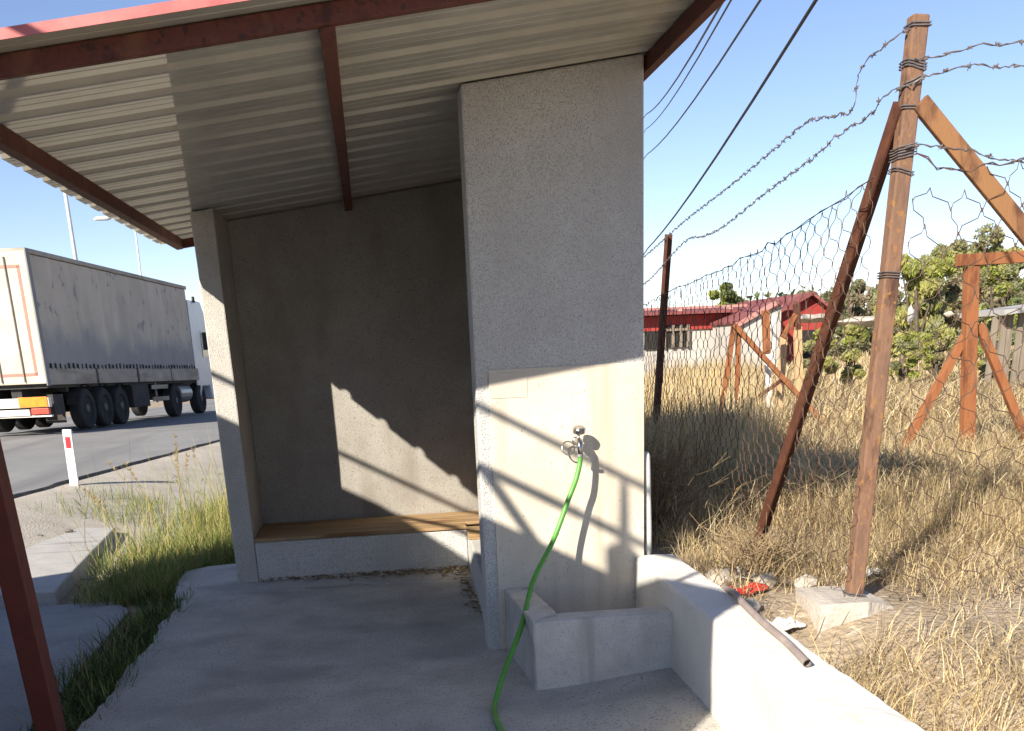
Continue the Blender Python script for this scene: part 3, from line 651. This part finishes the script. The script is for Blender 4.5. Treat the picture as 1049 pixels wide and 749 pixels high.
def barbed(pts, label, seed):
    rr = random.Random(seed); P = catmull(pts, 10); b = MB()
    L = [0]
    for a, c in zip(P, P[1:]): L.append(L[-1]+(c-a).length)
    at, Lt = lerp_path(P); n = int(Lt/.02)
    Pn = [at(Lt*i/n) for i in range(n+1)]
    j = [Vector((rr.gauss(0,.002), rr.gauss(0,.002), .006*math.sin(i*.55)+rr.gauss(0,.0025))) for i in range(n+1)]
    Pn = [p+q for p, q in zip(Pn, j)]
    b.tube(Pn, .0024, 4)
    b.tube([p+Vector((0,.004*math.cos(i*.9),.004*math.sin(i*.9))) for i, p in enumerate(Pn)], .002, 4)
    s = .05
    while s < Lt:
        c = at(s); 
        for k in range(3):
            d = Vector((rr.uniform(-1,1),rr.uniform(-1,1),rr.uniform(-1,1))).normalized()*rr.uniform(.011,.019)
            b.tube([c-d, c+d], .0018, 4)
        b.disc(c-Vector((.008,0,0)), (1,0,.2), [(0,.0055),(.016,.0055)], 6)
        s += rr.uniform(.09,.13)
    return tag(b.build('barbed_wire', 'wire_grey'), label, 'barbed wire', 'barbed wire strands on the fence')
fline = lambda u, v: None
W1 = [(2.40,4.59,2.92),(2.33,4.70,2.89),(2.335,4.97,2.84),(2.35,5.04,2.71),(2.38,5.35,2.735),(2.405,5.67,2.78),(2.45,6.09,2.77),(2.56,7.3,2.71),(2.72,8.93,2.66),(2.9,10.82,2.56),(3.2,13.5,2.5)]
barbed(W1, 'upper barbed wire strand looping down from the post top toward the shelter', 3)
W2 = [(2.385,4.58,2.70),(2.31,4.68,2.68),(2.33,4.8,2.64),(2.36,5.18,2.63),(2.40,5.61,2.59),(2.47,6.35,2.55),(2.585,7.55,2.47),(2.65,8.2,2.475),(2.72,8.92,2.50),(2.9,10.82,2.30),(3.2,13.5,2.25)]
barbed(W2, 'lower barbed wire strand sagging between the corner post and the dark post', 4)
barbed([(2.40,4.585,2.80),(2.47,4.585,2.80),(2.62,4.58,2.835),(2.80,4.57,2.85),(2.95,4.56,2.855),(3.5,4.5,2.87),(5,4.3,2.86)], 'upper barbed wire strand running right from the corner post', 5)
barbed([(2.39,4.58,2.70),(2.46,4.58,2.73),(2.60,4.58,2.765),(2.80,4.57,2.765),(2.95,4.56,2.76),(3.5,4.5,2.77),(5,4.3,2.80)], 'lower barbed wire strand running right from the corner post', 6)
barbed([(2.38,4.57,2.46),(2.5,4.57,2.465),(2.70,4.56,2.435),(2.95,4.55,2.385),(3.5,4.5,2.36),(5,4.3,2.4)], 'lowest barbed wire strand on the right, crossing the slanting brace', 8)
# ------------------------------------------------------------------ rusty frames in the field
def frame(Yd, label, name, specs, mm, cat='post', bevel=.004):
    b0 = aty(*specs[0][1][0], Yd); t_ = thing(name, (b0.x, Yd, .42), label, cat)
    for nm, (a, c), wd, m_, dy in specs:
        p0 = aty(*a, Yd+dy); p1 = aty(*c, Yd+dy+ (0 if nm != 'brace' else .0))
        d = p1-p0
        if nm in ('post','brace') and p0.z > .4: p0 = p0 - d.normalized()*((p0.z-.40)/max(.2,abs(d.normalized().z)))*(1 if d.z > 0 else -1)
        one(lambda b: b.bar(p0, p1, wd, wd*.8, (1,0,0)), nm, m_, t_, bevel=bevel)
    return t_
frame(9.2, 'rusty braced gate post with a steel beam across its top', 'gate_frame', [('post',((990,478),(995,273)),.115,'far_rust',0),('beam',((981,267),(1085,261)),.10,'far_rust',-.02),('brace',((920,470),(988,345)),.075,'far_rust',.03),('brace',((1049,445),(1003,333)),.075,'far_rust',.03)], None, 'gate post')
frame(13.0, 'pale upright post with a brown painted top in the dry grass', 'field_post', [('post',((790,452),(785,350)),.065,'marker_white',0),('post_top',((785.6,362),(784,318)),.085,'far_rust',-.01)], None)
frame(13.6, 'two orange wooden posts joined by a short rusty strut', 'field_post', [('post',((797,438),(803,345)),.085,'pale_wood',0),('post',((820,452),(817,335)),.095,'pale_wood',0),('post_top',((817,338),(816,311)),.08,'rust',-.01),('strut',((802,346),(815,322)),.06,'far_rust',-.03)], None)
frame(12.6, 'leaning rusty trestle of crossed bars by the orange posts', 'trestle', [('post',((736,440),(752,333)),.06,'far_rust',0),('post',((754,440),(757,335)),.055,'far_rust',.05),('brace',((850,440),(752,333)),.06,'far_rust',-.05),('brace',((700,462),(800,390)),.045,'rust',.1)], None, 'trestle')
frame(11.2, 'thin rusty bar leaning low across the grass', 'steel_bar', [('brace',((676,475),(752,425)),.05,'rust',0)], None, 'steel bar')
# ------------------------------------------------------------------ house
HY = 40.0
def hp(u, v, y=HY): return aty(u, v, y)
hs = thing('farm_house', (14,HY,.3), 'long low farm building with a red roof, red fascia and white walls', 'house')
x0, x1 = 4.0, hp(800,330).x
zE = hp(720,322).z; zR = hp(720,312,45).z-.55; zF = hp(720,337).z
one(lambda b: b.box((x0,HY+.3,.2),(x1,HY+9,zF)), 'wall', 'wall_white', hs)
one(lambda b: b.box((x0,HY+.22,zF),(x1,HY+9.05,zE)), 'fascia', 'wall_red', hs)
def roofh(b):
    a = [(x0-.5,HY-.35,zE+.02),(x1+.4,HY-.35,zE+.02),(x1+.4,HY+5,zR+.3),(x0-.5,HY+5,zR+.3),(x1+.4,HY+10,zE+.02),(x0-.5,HY+10,zE+.02)]
    a += [(p[0],p[1],p[2]+.1) for p in a]
    b.add(a, [(0,3,2,1),(3,5,4,2),(6,7,8,9),(9,8,10,11),(0,1,7,6),(1,2,8,7),(2,4,10,8),(4,5,11,10),(5,3,9,11),(3,0,6,9)])
rf = one(roofh, 'roof', 'roof_red', hs)
def rseam(b):
    x = x0
    while x < x1:
        b.bar((x,HY-.36,zE+.16),(x+1.2,HY+5,zR+.44),.14,.06); x += 2.0
    b.bar((x0-.5,HY+5,zR+.44),(x1+.4,HY+5,zR+.44),.3,.1)
one(rseam, 'roof_ribs', 'ridge_pale', rf)
wl, wr = hp(682,345), hp(706,345)
fr = one(lambda b: b.box((wl.x,HY+.20,hp(690,356).z),(wr.x,HY+.33,hp(690,333).z)), 'window', 'dark', hs)
def wbars(b):
    for k in (.0,.36,.70,1.): b.box((wl.x+(wr.x-wl.x)*k-.05,HY+.12,hp(690,356).z),(wl.x+(wr.x-wl.x)*k+.05,HY+.19,hp(690,333).z))
    b.box((wl.x,HY+.11,hp(690,338).z-.04),(wr.x,HY+.18,hp(690,338).z+.05))
one(wbars, 'frame', 'grey_wood', fr)
one(lambda b: b.box((hp(662,350).x,HY+.2,hp(668,358).z),(hp(680,350).x,HY+.33,hp(668,340).z)), 'door', 'dark', hs)
# lean-to shed with white wall and pale verge
sx0, sx1 = hp(757,330,37).x, hp(800,330,37).x
sd_ = thing('shed', ((sx0+sx1)/2,37,.3), 'small white shed with a sloping pale verge in front of the red house', 'shed')
def shed(b):
    zL, zH = hp(757,332,37).z, hp(790,313,37).z
    b.add([(sx0,37,.2),(sx1,37,.2),(sx1,37,zH),(sx0,37,zL),(sx0,39.9,.2),(sx1,39.9,.2),(sx1,39.9,zH),(sx0,39.9,zL)],[(0,1,2,3),(7,6,5,4),(0,4,5,1),(1,5,6,2),(2,6,7,3),(3,7,4,0)])
one(shed, 'wall', 'wall_white', sd_)
one(lambda b: b.bar(hp(754,333.5,36.9), hp(797,309,36.9), .12, .16, (0,1,0)), 'verge', 'ridge_pale', sd_)
one(lambda b: b.bar((sx0-.1,38.4,hp(757,332,37).z+.06), (sx1+.2,38.4,hp(793,310,37).z+.06), 3.1, .10, (0,1,0)), 'roof', 'roof_red', sd_)
one(lambda b: b.box((hp(787,330,37).x,36.95,.3),(hp(795,330,37).x,37.02,hp(790,324,37).z)), 'door', 'pvc', sd_)
# red gabled barn
bn = thing('barn', (hp(825,330,43).x,43,.3), 'red boarded gable end barn right of the white shed', 'barn')
g0, g1, gp = hp(797,322,43), hp(846,318,43), hp(829,304,43)
def barn(b):
    pts = [(g0.x,.2),(g1.x,.2),(g1.x,g1.z),(gp.x,gp.z),(g0.x,g0.z)]
    n = 5; b.add([(x,43,z) for x,z in pts]+[(x,51,z) for x,z in pts],[tuple(range(n)),tuple(range(2*n-1,n-1,-1))]+[(i,(i+1)%n,n+(i+1)%n,n+i) for i in range(n)])
one(barn, 'wall', 'wall_red', bn)
def barnroof(b):
    for a, c in ((g0,gp),(gp,g1)):
        d = (c-a).normalized(); a_, c_ = a-d*(.5 if a is g0 else 0), c+d*(.5 if c is g1 else 0)
        b.bar((( a_.x+c_.x)/2,42.6,(a_.z+c_.z)/2+.12),((a_.x+c_.x)/2,51.4,(a_.z+c_.z)/2+.12),(c_-a_).length,.12,d)
one(barnroof, 'roof', 'roof_red', bn)
one(lambda b: b.box((g0.x+.9,42.95,.3),(g0.x+2.0,43.03,2.0)), 'door', 'dark', bn)
# ------------------------------------------------------------------ trees and bushes
def foliage(name, label, cat, cx, cy, zb, h, rx, ry, n, leaf, mats, trunk_h=.3, seed=1, group=None, clumps=22, spike=0, gap=.0):
    rn = np.random.default_rng(seed); rr = random.Random(seed)
    t = thing(name, (cx,cy,zb), label, cat, group)
    cl = []
    for i in range(clumps):
        a = rn.uniform(0,2*np.pi); q = math.sqrt(rn.uniform(0,1)); zz = rn.uniform(trunk_h,1)
        wz = math.sqrt(max(.05, 1-((zz-.5)/.62)**2)); k = rn.uniform(.75,1.12)
        cl.append((cx+rx*q*wz*k*math.cos(a), cy+ry*q*wz*k*math.sin(a), zb+h*(zz*(.92+.1*rn.uniform())), rn.uniform(.14,.30)*min(rx,h), i))
    per = n//clumps; V = []; mi = []
    for (x,y,z,r,i) in cl:
        d = rn.normal(0,1,(per,3)); d /= np.linalg.norm(d,axis=1)[:,None]; rad_ = r*rn.uniform(.25,1.1,per)**.6
        c = np.array([x,y,z])+d*rad_[:,None]*np.array([1,1,.8])
        s = leaf*rn.uniform(.6,1.4,per)
        u = rn.normal(0,1,(per,3)); 
        if spike: u[:,2] = np.abs(u[:,2])*1.6+.5
        u /= np.linalg.norm(u,axis=1)[:,None]
        v = np.cross(u, rn.normal(0,1,(per,3))); v /= np.linalg.norm(v,axis=1)[:,None]
        k = (1.9 if spike else 1.0)
        V.append(np.stack([c-u*(s*k)[:,None]/2, c+v*(s*.35)[:,None], c+u*(s*k)[:,None]/2, c-v*(s*.35)[:,None]],1).reshape(-1,3))
        base_ = rn.integers(0,len(mats)); mi.append(np.where(rn.uniform(0,1,per)<.6, base_, rn.integers(0,len(mats),per)))
    V = np.concatenate(V); q = np.arange(len(V)).reshape(-1,4)
    keep = V[:,2].reshape(-1,4).min(1) > zb-.05
    q = q[keep]; mi = np.concatenate(mi)[keep]
    fastmesh('crown', V, [q], [mi], mats, t)
    def trunk(b):
        b.tube([(cx,cy,zb-.1),(cx+.03*h,cy,zb+h*trunk_h),(cx-.02*h,cy,zb+h*.7)],[.045*h**.8,.03*h**.8,.012*h],8)
        for (x,y,z,r,i) in cl[:9]:
            z0 = zb+h*trunk_h*rr.uniform(.6,1.2); b.tube([(cx+.02*h,cy,z0),((cx+x)/2,(cy+y)/2,(z0+z)/2+.1),(x,y,z)],[.018*h**.8,.012*h**.8,.005*h],5)
    one(trunk, 'trunk', 'bark', t)
    return t
def px_tree(name, label, cat, u, vt, y, wpx, mats, n, leaf, zb=.35, **k):
    p = aty(u, vt, y); rx = wpx/2*y/1085
    return foliage(name, label, cat, p.x, y, zb, p.z-zb, rx, rx*.8, n, leaf, mats, **k)
px_tree('tree', 'bright green feathery tree beside the tall corner post', 'tree', 944, 256, 30, 84, ['leaf_bright','leaf_yellow','leaf_olive'], 20000, .115, seed=2, trunk_h=.22, spike=1, clumps=40, group='trees at the back of the field')
px_tree('tree', 'pale olive rounded tree above the rusty gate beam', 'tree', 1002, 236, 36, 96, ['leaf_olive','leaf_brown','leaf_yellow'], 20000, .12, seed=3, trunk_h=.3, clumps=44, group='trees at the back of the field')
px_tree('bush', 'dense dark green bush right of the gate post', 'bush', 1030, 268, 27, 70, ['leaf_bright','leaf_dark','leaf_olive'], 16000, .09, seed=4, trunk_h=.2, clumps=24)
px_tree('tree', 'grey olive thicket between the two tall trees', 'tree', 968, 275, 31, 60, ['leaf_olive','leaf_brown'], 12000, .11, seed=5, trunk_h=.2, group='trees at the back of the field')
px_tree('tree', 'small green tree top showing over the red roof', 'tree', 742, 294, 56, 40, ['leaf_bright','leaf_dark'], 2600, .3, seed=6, trunk_h=.4, group='trees at the back of the field')
for i, (u, v, wp, y, lab) in enumerate([(840,297,60,58,'hazy olive tree left of the dark slanting brace, behind the barn'),(872,289,60,56,'broad grey green tree between the slanting brace and the corner post'),(906,291,50,55,'grey green tree half hidden behind the tall corner post'),(1085,285,120,50,'dark tree at the right edge behind the bush')]):
    px_tree('tree', lab, 'tree', u, v, y, wp, ['leaf_olive','leaf_dark','leaf_brown'], 11000, .18, seed=10+i, trunk_h=.12, clumps=26, group='trees at the back of the field')
for i, (u, v, wp, y, mm, lab) in enumerate([(838,342,50,20,['leaf_bright','leaf_yellow','leaf_olive'],'leafy green vine bush right below the red barn'),(872,336,46,21,['leaf_bright','leaf_olive','leaf_yellow'],'green vine bush left of the tall corner post'),(925,340,50,20,['leaf_bright','leaf_yellow','leaf_olive'],'green vine bush just right of the tall corner post'),(962,338,46,21,['leaf_yellow','leaf_bright','leaf_brown'],'yellowish vine bush left of the rusty gate post'),(1022,340,50,19,['leaf_brown','leaf_olive','leaf_yellow'],'dry brownish bush between gate post and right edge')]):
    px_tree('bush', lab, 'bush', u, v, y, wp, mm, 10000, .062, seed=30+i, trunk_h=.12, clumps=20, group='vine bushes in the field')
# far thicket closing the field: one mass
nn = 26000; tx = N.uniform(14, 70, nn); ty = N.uniform(62, 76, nn); top = 3.4+1.1*wob(tx, 0*tx+3, .35)+.5*wob(tx,ty,1.1)+.035*(tx-20)
tz = .2+top*N.beta(1.6,1.1,nn); u = N.normal(0,1,(nn,3)); u /= np.linalg.norm(u,axis=1)[:,None]; v = np.cross(u, N.normal(0,1,(nn,3))); v /= np.linalg.norm(v,axis=1)[:,None]
c = np.stack([tx,ty,tz],1); sz = (.42*N.uniform(.6,1.4,nn))[:,None]
V = np.stack([c-u*sz/2, c+v*sz*.35, c+u*sz/2, c-v*sz*.35],1).reshape(-1,3)
tag(fastmesh('thicket', V, [np.arange(4*nn).reshape(-1,4)], [np.clip(np.round(1.2+1.2*wob(tx,ty,.5)+N.normal(0,.6,nn)),0,2)], ['leaf_olive','leaf_dark','leaf_brown']), 'far olive thicket closing the back of the field', 'thicket', kind='stuff')
# rubble, grey sheets and stakes at the back
def lump(b, c, s, seed):
    rr = random.Random(seed); bm = bmesh.new(); bmesh.ops.create_icosphere(bm, subdivisions=2, radius=1)
    vs = [Vector((v.co.x*s[0]*rr.uniform(.75,1.15), v.co.y*s[1]*rr.uniform(.75,1.15), v.co.z*s[2]*rr.uniform(.7,1.15)))+Vector(c) for v in bm.verts]
    fs = [[v.index for v in f.verts] for f in bm.faces]; bm.free(); b.add(vs, fs)
for i, (u, v, y, s, m_, lab) in enumerate([(884,329,30,(.8,.4,.16),'stone','broken stone heap behind the vine bush left of the corner post'),(832,326,32,(.7,.4,.14),'stone','pale rubble heap below the red barn'),(910,331,31,(.6,.3,.16),'slab_grey','grey stone heap half behind the corner post'),(933,322,27,(.11,.11,.22),'slab_grey','white sack standing under the bright green tree'),(972,322,27,(.14,.12,.09),'stone','small white sack left of the gate post')]):
    p = aty(u, v, y); o = one(lambda b: lump(b, (p.x,y,p.z), s, i), 'rubble_heap' if i < 3 else 'sack', m_)
    tag(o, lab, 'rubble' if i < 3 else 'sack')
p = aty(1004,322,17); q = aty(1075,312,17)
wl_ = thing('lean_to', (p.x,17,.4), 'low grey board lean-to with a pale flat roof at the right edge', 'lean-to')
one(lambda b: b.bar(p, q, 1.4, .08, (0,1,0)), 'roof', 'slab_grey', wl_)
for i in range(9):
    a = p + (q-p)*(i/8.0)
    one(lambda b: b.bar((a.x+R.uniform(-.03,.03),16.6,.3),(a.x+R.uniform(-.05,.05),16.6,a.z-.06),.10,.04,(1,0,0)), 'board', 'grey_wood', wl_)
# ------------------------------------------------------------------ dry grass field
def pick(n, probs): return N.choice(len(probs), n, p=probs)
VV, TQ, TT, MQ, MT = [], [], [], [], []; cnt = 0
def addblades(x, y, h, wd, lean, probs, lift=0):
    global cnt
    n = len(x); z = gz(x,y)-.02+N.uniform(0,1,n)*lift
    V, (q,t), (mq,mt_) = blades(np.stack([x,y,z],1), h, wd, lean, N.uniform(0,2*np.pi,n), np.where((wob(x,y,.8)+N.normal(0,.25,n) > .35) & (x > 1.7), pick(n,[.15,.40,.12,.33]), pick(n,probs)))
    VV.append(V); TQ.append(q+cnt); TT.append(t+cnt); MQ.append(mq); MT.append(mt_); cnt += len(V)
def field(n, y0, y1, hfun, wd, probs, lean=(.1,.9), xr=(.20,.80), xmin=1.76, dens=None, lift=0):
    y = np.sqrt(N.uniform(y0**2, y1**2, n)); x = y*N.uniform(xr[0], xr[1], n); k = x > xmin
    if dens is not None: k &= N.uniform(0,1,n) < dens(x,y)
    x, y = x[k], y[k]; h = hfun(x,y)*N.uniform(.45,1.15,len(x))
    addblades(x, y, h, wd*N.uniform(.6,1.5,len(x)), N.uniform(*lean,len(x)), probs, lift)
pr = [.30,.32,.24,.14]
def bare(x, y):
    b1 = np.exp(-(((x-3.3)/1.0)**2+((y-4.2)/1.0)**2)); b2 = np.exp(-(((x-2.0)/.28)**2+((y-5.2)/.5)**2))
    return np.clip(1.1-1.05*b1-.8*b2, .10, 1)*np.clip(.62+.6*wob(x,y,1.7),.12,1)*np.clip(np.maximum(np.abs(x-2.25)/.34,np.abs(y-4.5)/.36)**4-.5,.02,1)
patch = lambda x, y: np.clip(.6+.7*wob(x,y,1.2),.12,1)
hn = lambda x, y: np.clip(.14+.075*(y-4.0), .12, .36)*(1+.5*wob(x,y,1.4))
field(32000, 3.0, 7.5, hn, .0036, pr, lean=(.1,1.2), dens=bare)
field(20000, 2.8, 7.5, lambda x,y: .24+0*x, .0036, pr, lean=(.9,1.5), dens=bare, lift=.10)
field(30000, 7.0, 12, lambda x,y: (.34+.16*wob(x,y,1.1)), .0052, pr, lean=(.1,1.3), dens=patch)
field(26000, 6.5, 12, lambda x,y: .34+0*x, .0048, [.2,.4,.25,.15], lean=(.9,1.6), dens=patch, lift=.28)
field(6000, 7.5, 12.5, lambda x,y: (.75+.25*wob(x,y,.9)), .006, [.5,.2,.25,.05], lean=(.05,.6), xr=(.22,.40))
field(26000, 11.5, 22, lambda x,y: (.46+.16*wob(x,y,.8)), .012, pr, lean=(.1,1.2))
field(14000, 11.5, 20, lambda x,y: .45+0*x, .011, [.2,.4,.25,.15], lean=(.9,1.6), lift=.35)
field(13000, 12, 24, lambda x,y: (.85+.2*wob(x,y,.8)), .013, [.55,.2,.2,.05], lean=(.05,.5), xr=(.22,.38))
field(26000, 21, 48, lambda x,y: (.55+.2*wob(x,y,.4)), .028, pr, lean=(.1,1.1))
field(14000, 45, 110, lambda x,y: (.5+.2*wob(x,y,.3)), .09, pr)
o = fastmesh('dry_grass', np.concatenate(VV), [np.concatenate(TQ), np.concatenate(TT)], [np.concatenate(MQ), np.concatenate(MT)], ['straw1','straw2','straw3','straw4'])
tag(o, 'dry golden straw grass covering the fenced field', 'dry grass', kind='stuff')
# dead stalk bush at the wall corner
def twigs(b, c, n, h, sp, r, seed):
    rr = random.Random(seed)
    for i in range(n):
        a = rr.uniform(0,2*math.pi); s = rr.uniform(.2,1)*sp; hh = h*rr.uniform(.5,1.1); p0 = Vector(c)+Vector((rr.gauss(0,.05),rr.gauss(0,.05),0))
        p1 = p0+Vector((math.cos(a)*s*.5,math.sin(a)*s*.5,hh*.6)); p2_ = p0+Vector((math.cos(a)*s,math.sin(a)*s,hh*rr.uniform(.75,1)))
        b.tube([p0,p1,p2_], [r,r*.7,r*.35], 4)
        for k in range(3):
            q = p1+(p2_-p1)*rr.random(); b.tube([q, q+Vector((rr.gauss(0,.10),rr.gauss(0,.10),rr.uniform(.02,.14)))], [r*.5,r*.25], 3)
for i, (c, n, h, sp, lab, m_) in enumerate([((1.86,6.7,.4),130,.75,.5,'dark tangled dead shrub beside the tap wall corner','straw4'),((2.05,5.35,.4),60,.32,.28,'reddish dry tuft behind the red cloth','dryleaf'),((2.5,8.2,.4),110,.75,.6,'grey brown dead shrub below the dark fence post','straw2'),((3.3,7.4,.4),90,.5,.6,'pale dead shrub behind the slanting brace','straw3')]):
    tag(one(lambda b: twigs(b, c, n, h, sp, .0045, 50+i), 'dead_shrub', m_), lab, 'shrub')
# ------------------------------------------------------------------ litter by the low wall
def crumple(b, c, rx, ry, rz, seed, n=12):
    rr = random.Random(seed); ph = [rr.uniform(0,6.28) for _ in range(8)]; vs = []; g0 = float(gz(c[0], c[1]))
    for i in range(n+1):
        for j in range(n+1):
            u, v = i/n*2-1, j/n*2-1
            ex = 1+.22*math.sin(3*math.atan2(v,u)+ph[0])+.12*math.sin(7*math.atan2(v,u)+ph[1])
            h = rz*(1.1+math.sin(4.2*u+ph[2]+1.5*v)+.8*math.sin(5.5*v+ph[3]-2*u)+.45*math.sin(9*u+7*v+ph[4]))*(1-.75*max(abs(u),abs(v))**3)
            vs.append((c[0]+rx*u*ex+rr.gauss(0,rx*.03), c[1]+ry*v*ex+rr.gauss(0,ry*.03), g0+.02+max(.0,h)+rr.gauss(0,rz*.06)))
    b.add(vs, [(i*(n+1)+j,(i+1)*(n+1)+j,(i+1)*(n+1)+j+1,i*(n+1)+j+1) for i in range(n) for j in range(n)])
def cloth(name, c, rx, ry, rz, seed, m_, label, cat):
    o = one(lambda b: crumple(b, c, rx, ry, rz, seed), name, m_)
    s2_ = o.modifiers.new('smooth','SUBSURF'); s2_.levels = s2_.render_levels = 2
    s_ = o.modifiers.new('thick','SOLIDIFY'); s_.thickness = .004; o.data.polygons.foreach_set('use_smooth', [True]*len(o.data.polygons))
    return tag(o, label, cat)
cloth('rag', (1.86,5.0,.44), .13, .07, .018, 1, 'rag', 'crumpled red cloth lying at the foot of the low white wall', 'cloth')
cloth('plastic_scrap', (2.03,5.42,.43), .13, .13, .022, 2, 'litter_white', 'dirty white plastic sheet behind the red cloth', 'plastic')
cloth('plastic_scrap', (1.93,4.52,.43), .065, .05, .018, 3, 'litter_white', 'small crumpled white plastic bag near the concrete footing', 'plastic')
cloth('plastic_scrap', (2.62,5.15,.43), .10, .08, .022, 4, 'litter_white', 'pale plastic scrap in the straw right of the corner post', 'plastic')
for i, (c, s, lab) in enumerate([((1.84,5.3,.45),(.09,.08,.06),'pale stone between the wall end and the red cloth'),((2.05,5.15,.45),(.07,.06,.05),'rounded stone right of the red cloth'),((1.80,4.7,.45),(.06,.05,.04),'small stone under the conduit, next to the low wall'),((1.9,4.05,.44),(.09,.06,.05),'flat stone against the low wall near the footing'),((2.22,5.0,.44),(.08,.06,.05),'stone in the straw behind the corner post')]):
    c = (c[0], c[1], float(gz(c[0],c[1]))+s[2]*.5); tag(one(lambda b: lump(b, c, s, 60+i), 'stone', 'stone'), lab, 'stone', 'stones along the low wall')
b = MB()      # dry leaves blown along the bench base
for i in range(1300):
    x = R.uniform(-1.0,.72)**1; k = (x+1.0)/1.72
    if R.random() > .2+.8*k: continue
    y = 8.25-abs(R.gauss(0,.03+.13*k)); 
    if R.random() < .25: x = .66-abs(R.gauss(0,.05))-.03*(8.25-y); y = R.uniform(6.6,8.2)
    s = R.uniform(.008,.028); a = R.uniform(0,6.28); c, d = math.cos(a)*s, math.sin(a)*s; z = fz(x,y)+R.uniform(.004,.02); b.mi = R.choice((0,0,1,2))
    b.add([(x-c,y-d,z),(x+d*.5,y-c*.5,z+R.uniform(0,.012)),(x+c,y+d,z+R.uniform(-.002,.006)),(x-d*.5,y+c*.5,z+R.uniform(0,.012))],[(0,1,2,3)])
tag(b.build('dry_leaves', ['dryleaf','straw4','straw3']), 'dry leaves and chaff blown along the bench base', 'leaves', kind='stuff')
# ------------------------------------------------------------------ green weeds on the left
VV, TQ, TT, MQ, MT = [], [], [], [], []; cnt = 0
def strip(n, y0, y1, xf, h0, probs, wd=.006, lean=(.15,1.0)):
    y = N.uniform(y0,y1,n); a, c = xf(y); x = a+(c-a)*N.beta(2.3,1.15,n)
    addblades(x, y, h0*N.uniform(.4,1.25,n)*(1+.35*wob(x,y,2.5)), wd*N.uniform(.6,1.5,n), N.uniform(*lean,n), probs)
strip(6500, 3.2, 8.3, lambda y: (-2.05+.02*(y-5), -1.50+0*y), .20, [.35,.12,.08,.45])
strip(7500, 8.2, 10.6, lambda y: (-2.55-.16*(y-8.2), -1.74+.5*sstep(9.0,9.4,y)), .24, [.25,.35,.35,.05])
strip(6000, 9.4, 13.5, lambda y: (-2.9+.05*(y-9.4), -1.15+.1*(y-9.4)), .34, [.18,.42,.38,.02], lean=(.1,.8))
strip(600, 12.3, 14.0, lambda y: (-4.2+0*y, -2.7+0*y), .22, [.3,.4,.28,.02])
strip(500, 10.0, 14.0, lambda y: (-3.2+0*y, -1.2+.1*(y-9.4)), .85, [.05,.3,.6,.05], wd=.005, lean=(.1,.7))
o = fastmesh('green_grass', np.concatenate(VV), [np.concatenate(TQ), np.concatenate(TT)], [np.concatenate(MQ), np.concatenate(MT)], ['grass1','grass2','grass3','grass4'])
tag(o, 'green and yellowing grass growing along the left edge of the floor', 'grass', kind='stuff')
def stalk(b, c, h, lx, ly, seed):
    rr = random.Random(seed); c = Vector(c); t = c+Vector((lx,ly,h)); m_ = c+(t-c)*.55+Vector((-lx*.15,0,.05*h))
    P = catmull([c,m_,t],6); b.mi = 0; b.tube(P, [.0045*(1-.7*i/(len(P)-1)) for i in range(len(P))], 4)
    for k in range(26):      # seed head
        i = rr.uniform(.72,1); p = P[min(len(P)-1,int(i*(len(P)-1)))]; d = Vector((rr.gauss(0,.02),rr.gauss(0,.02),rr.uniform(.01,.05))); b.mi = 1
        b.tube([p,p+d],[.004,.001],3)
    for k in range(3):
        p = P[rr.randint(2,len(P)//2)]; a = rr.uniform(0,6.28); d = Vector((math.cos(a),math.sin(a),0))*rr.uniform(.12,.25); b.mi = 2
        b.add([p, p+d*.5+Vector((-d.y*.03,d.x*.03,.08)), p+d+Vector((0,0,.02)), p+d*.5+Vector((d.y*.03,-d.x*.03,.08))],[(0,1,2,3)])
for i, (x, y, h, lx, lab) in enumerate([(-2.0,11.0,1.25,-.05,'tallest grass stalk with a seed head left of the column'),(-2.45,11.4,.95,-.30,'grass stalk bending left over the paving slab'),(-1.75,11.8,1.05,.10,'grass stalk next to the shelter column'),(-2.25,12.2,.95,.12,'pale grass stalk in front of the road edge'),(-2.7,11.0,.75,-.35,'low grass stalk drooping over the slab corner'),(-1.55,10.6,1.0,.06,'grass stalk just left of the shelter column base')]):
    tag(one(lambda b: [stalk(b, (x+R.gauss(0,.08),y+R.gauss(0,.1),float(gz(x,y))), h*R.uniform(.8,1.05), lx+R.gauss(0,.08), R.gauss(0,.1), 90+i*7+j) for j in range(3)], 'grass_stalk', ['grass3','straw2','grass2']), lab, 'plant', 'tall seeding grass stalks')
# small stones on the left slab
for i,(x,y,lab) in enumerate([(-3.62,11.3,'small dark stone on the pale paving slab'),(-3.4,11.6,'smaller dark stone at the far edge of the paving slab')]):
    tag(one(lambda b: lump(b,(x,y,.02),(.05,.035,.025),70+i),'stone','asphalt_edge'), lab, 'stone')
sc.cycles.max_bounces = 8; sc.cycles.use_denoising = True
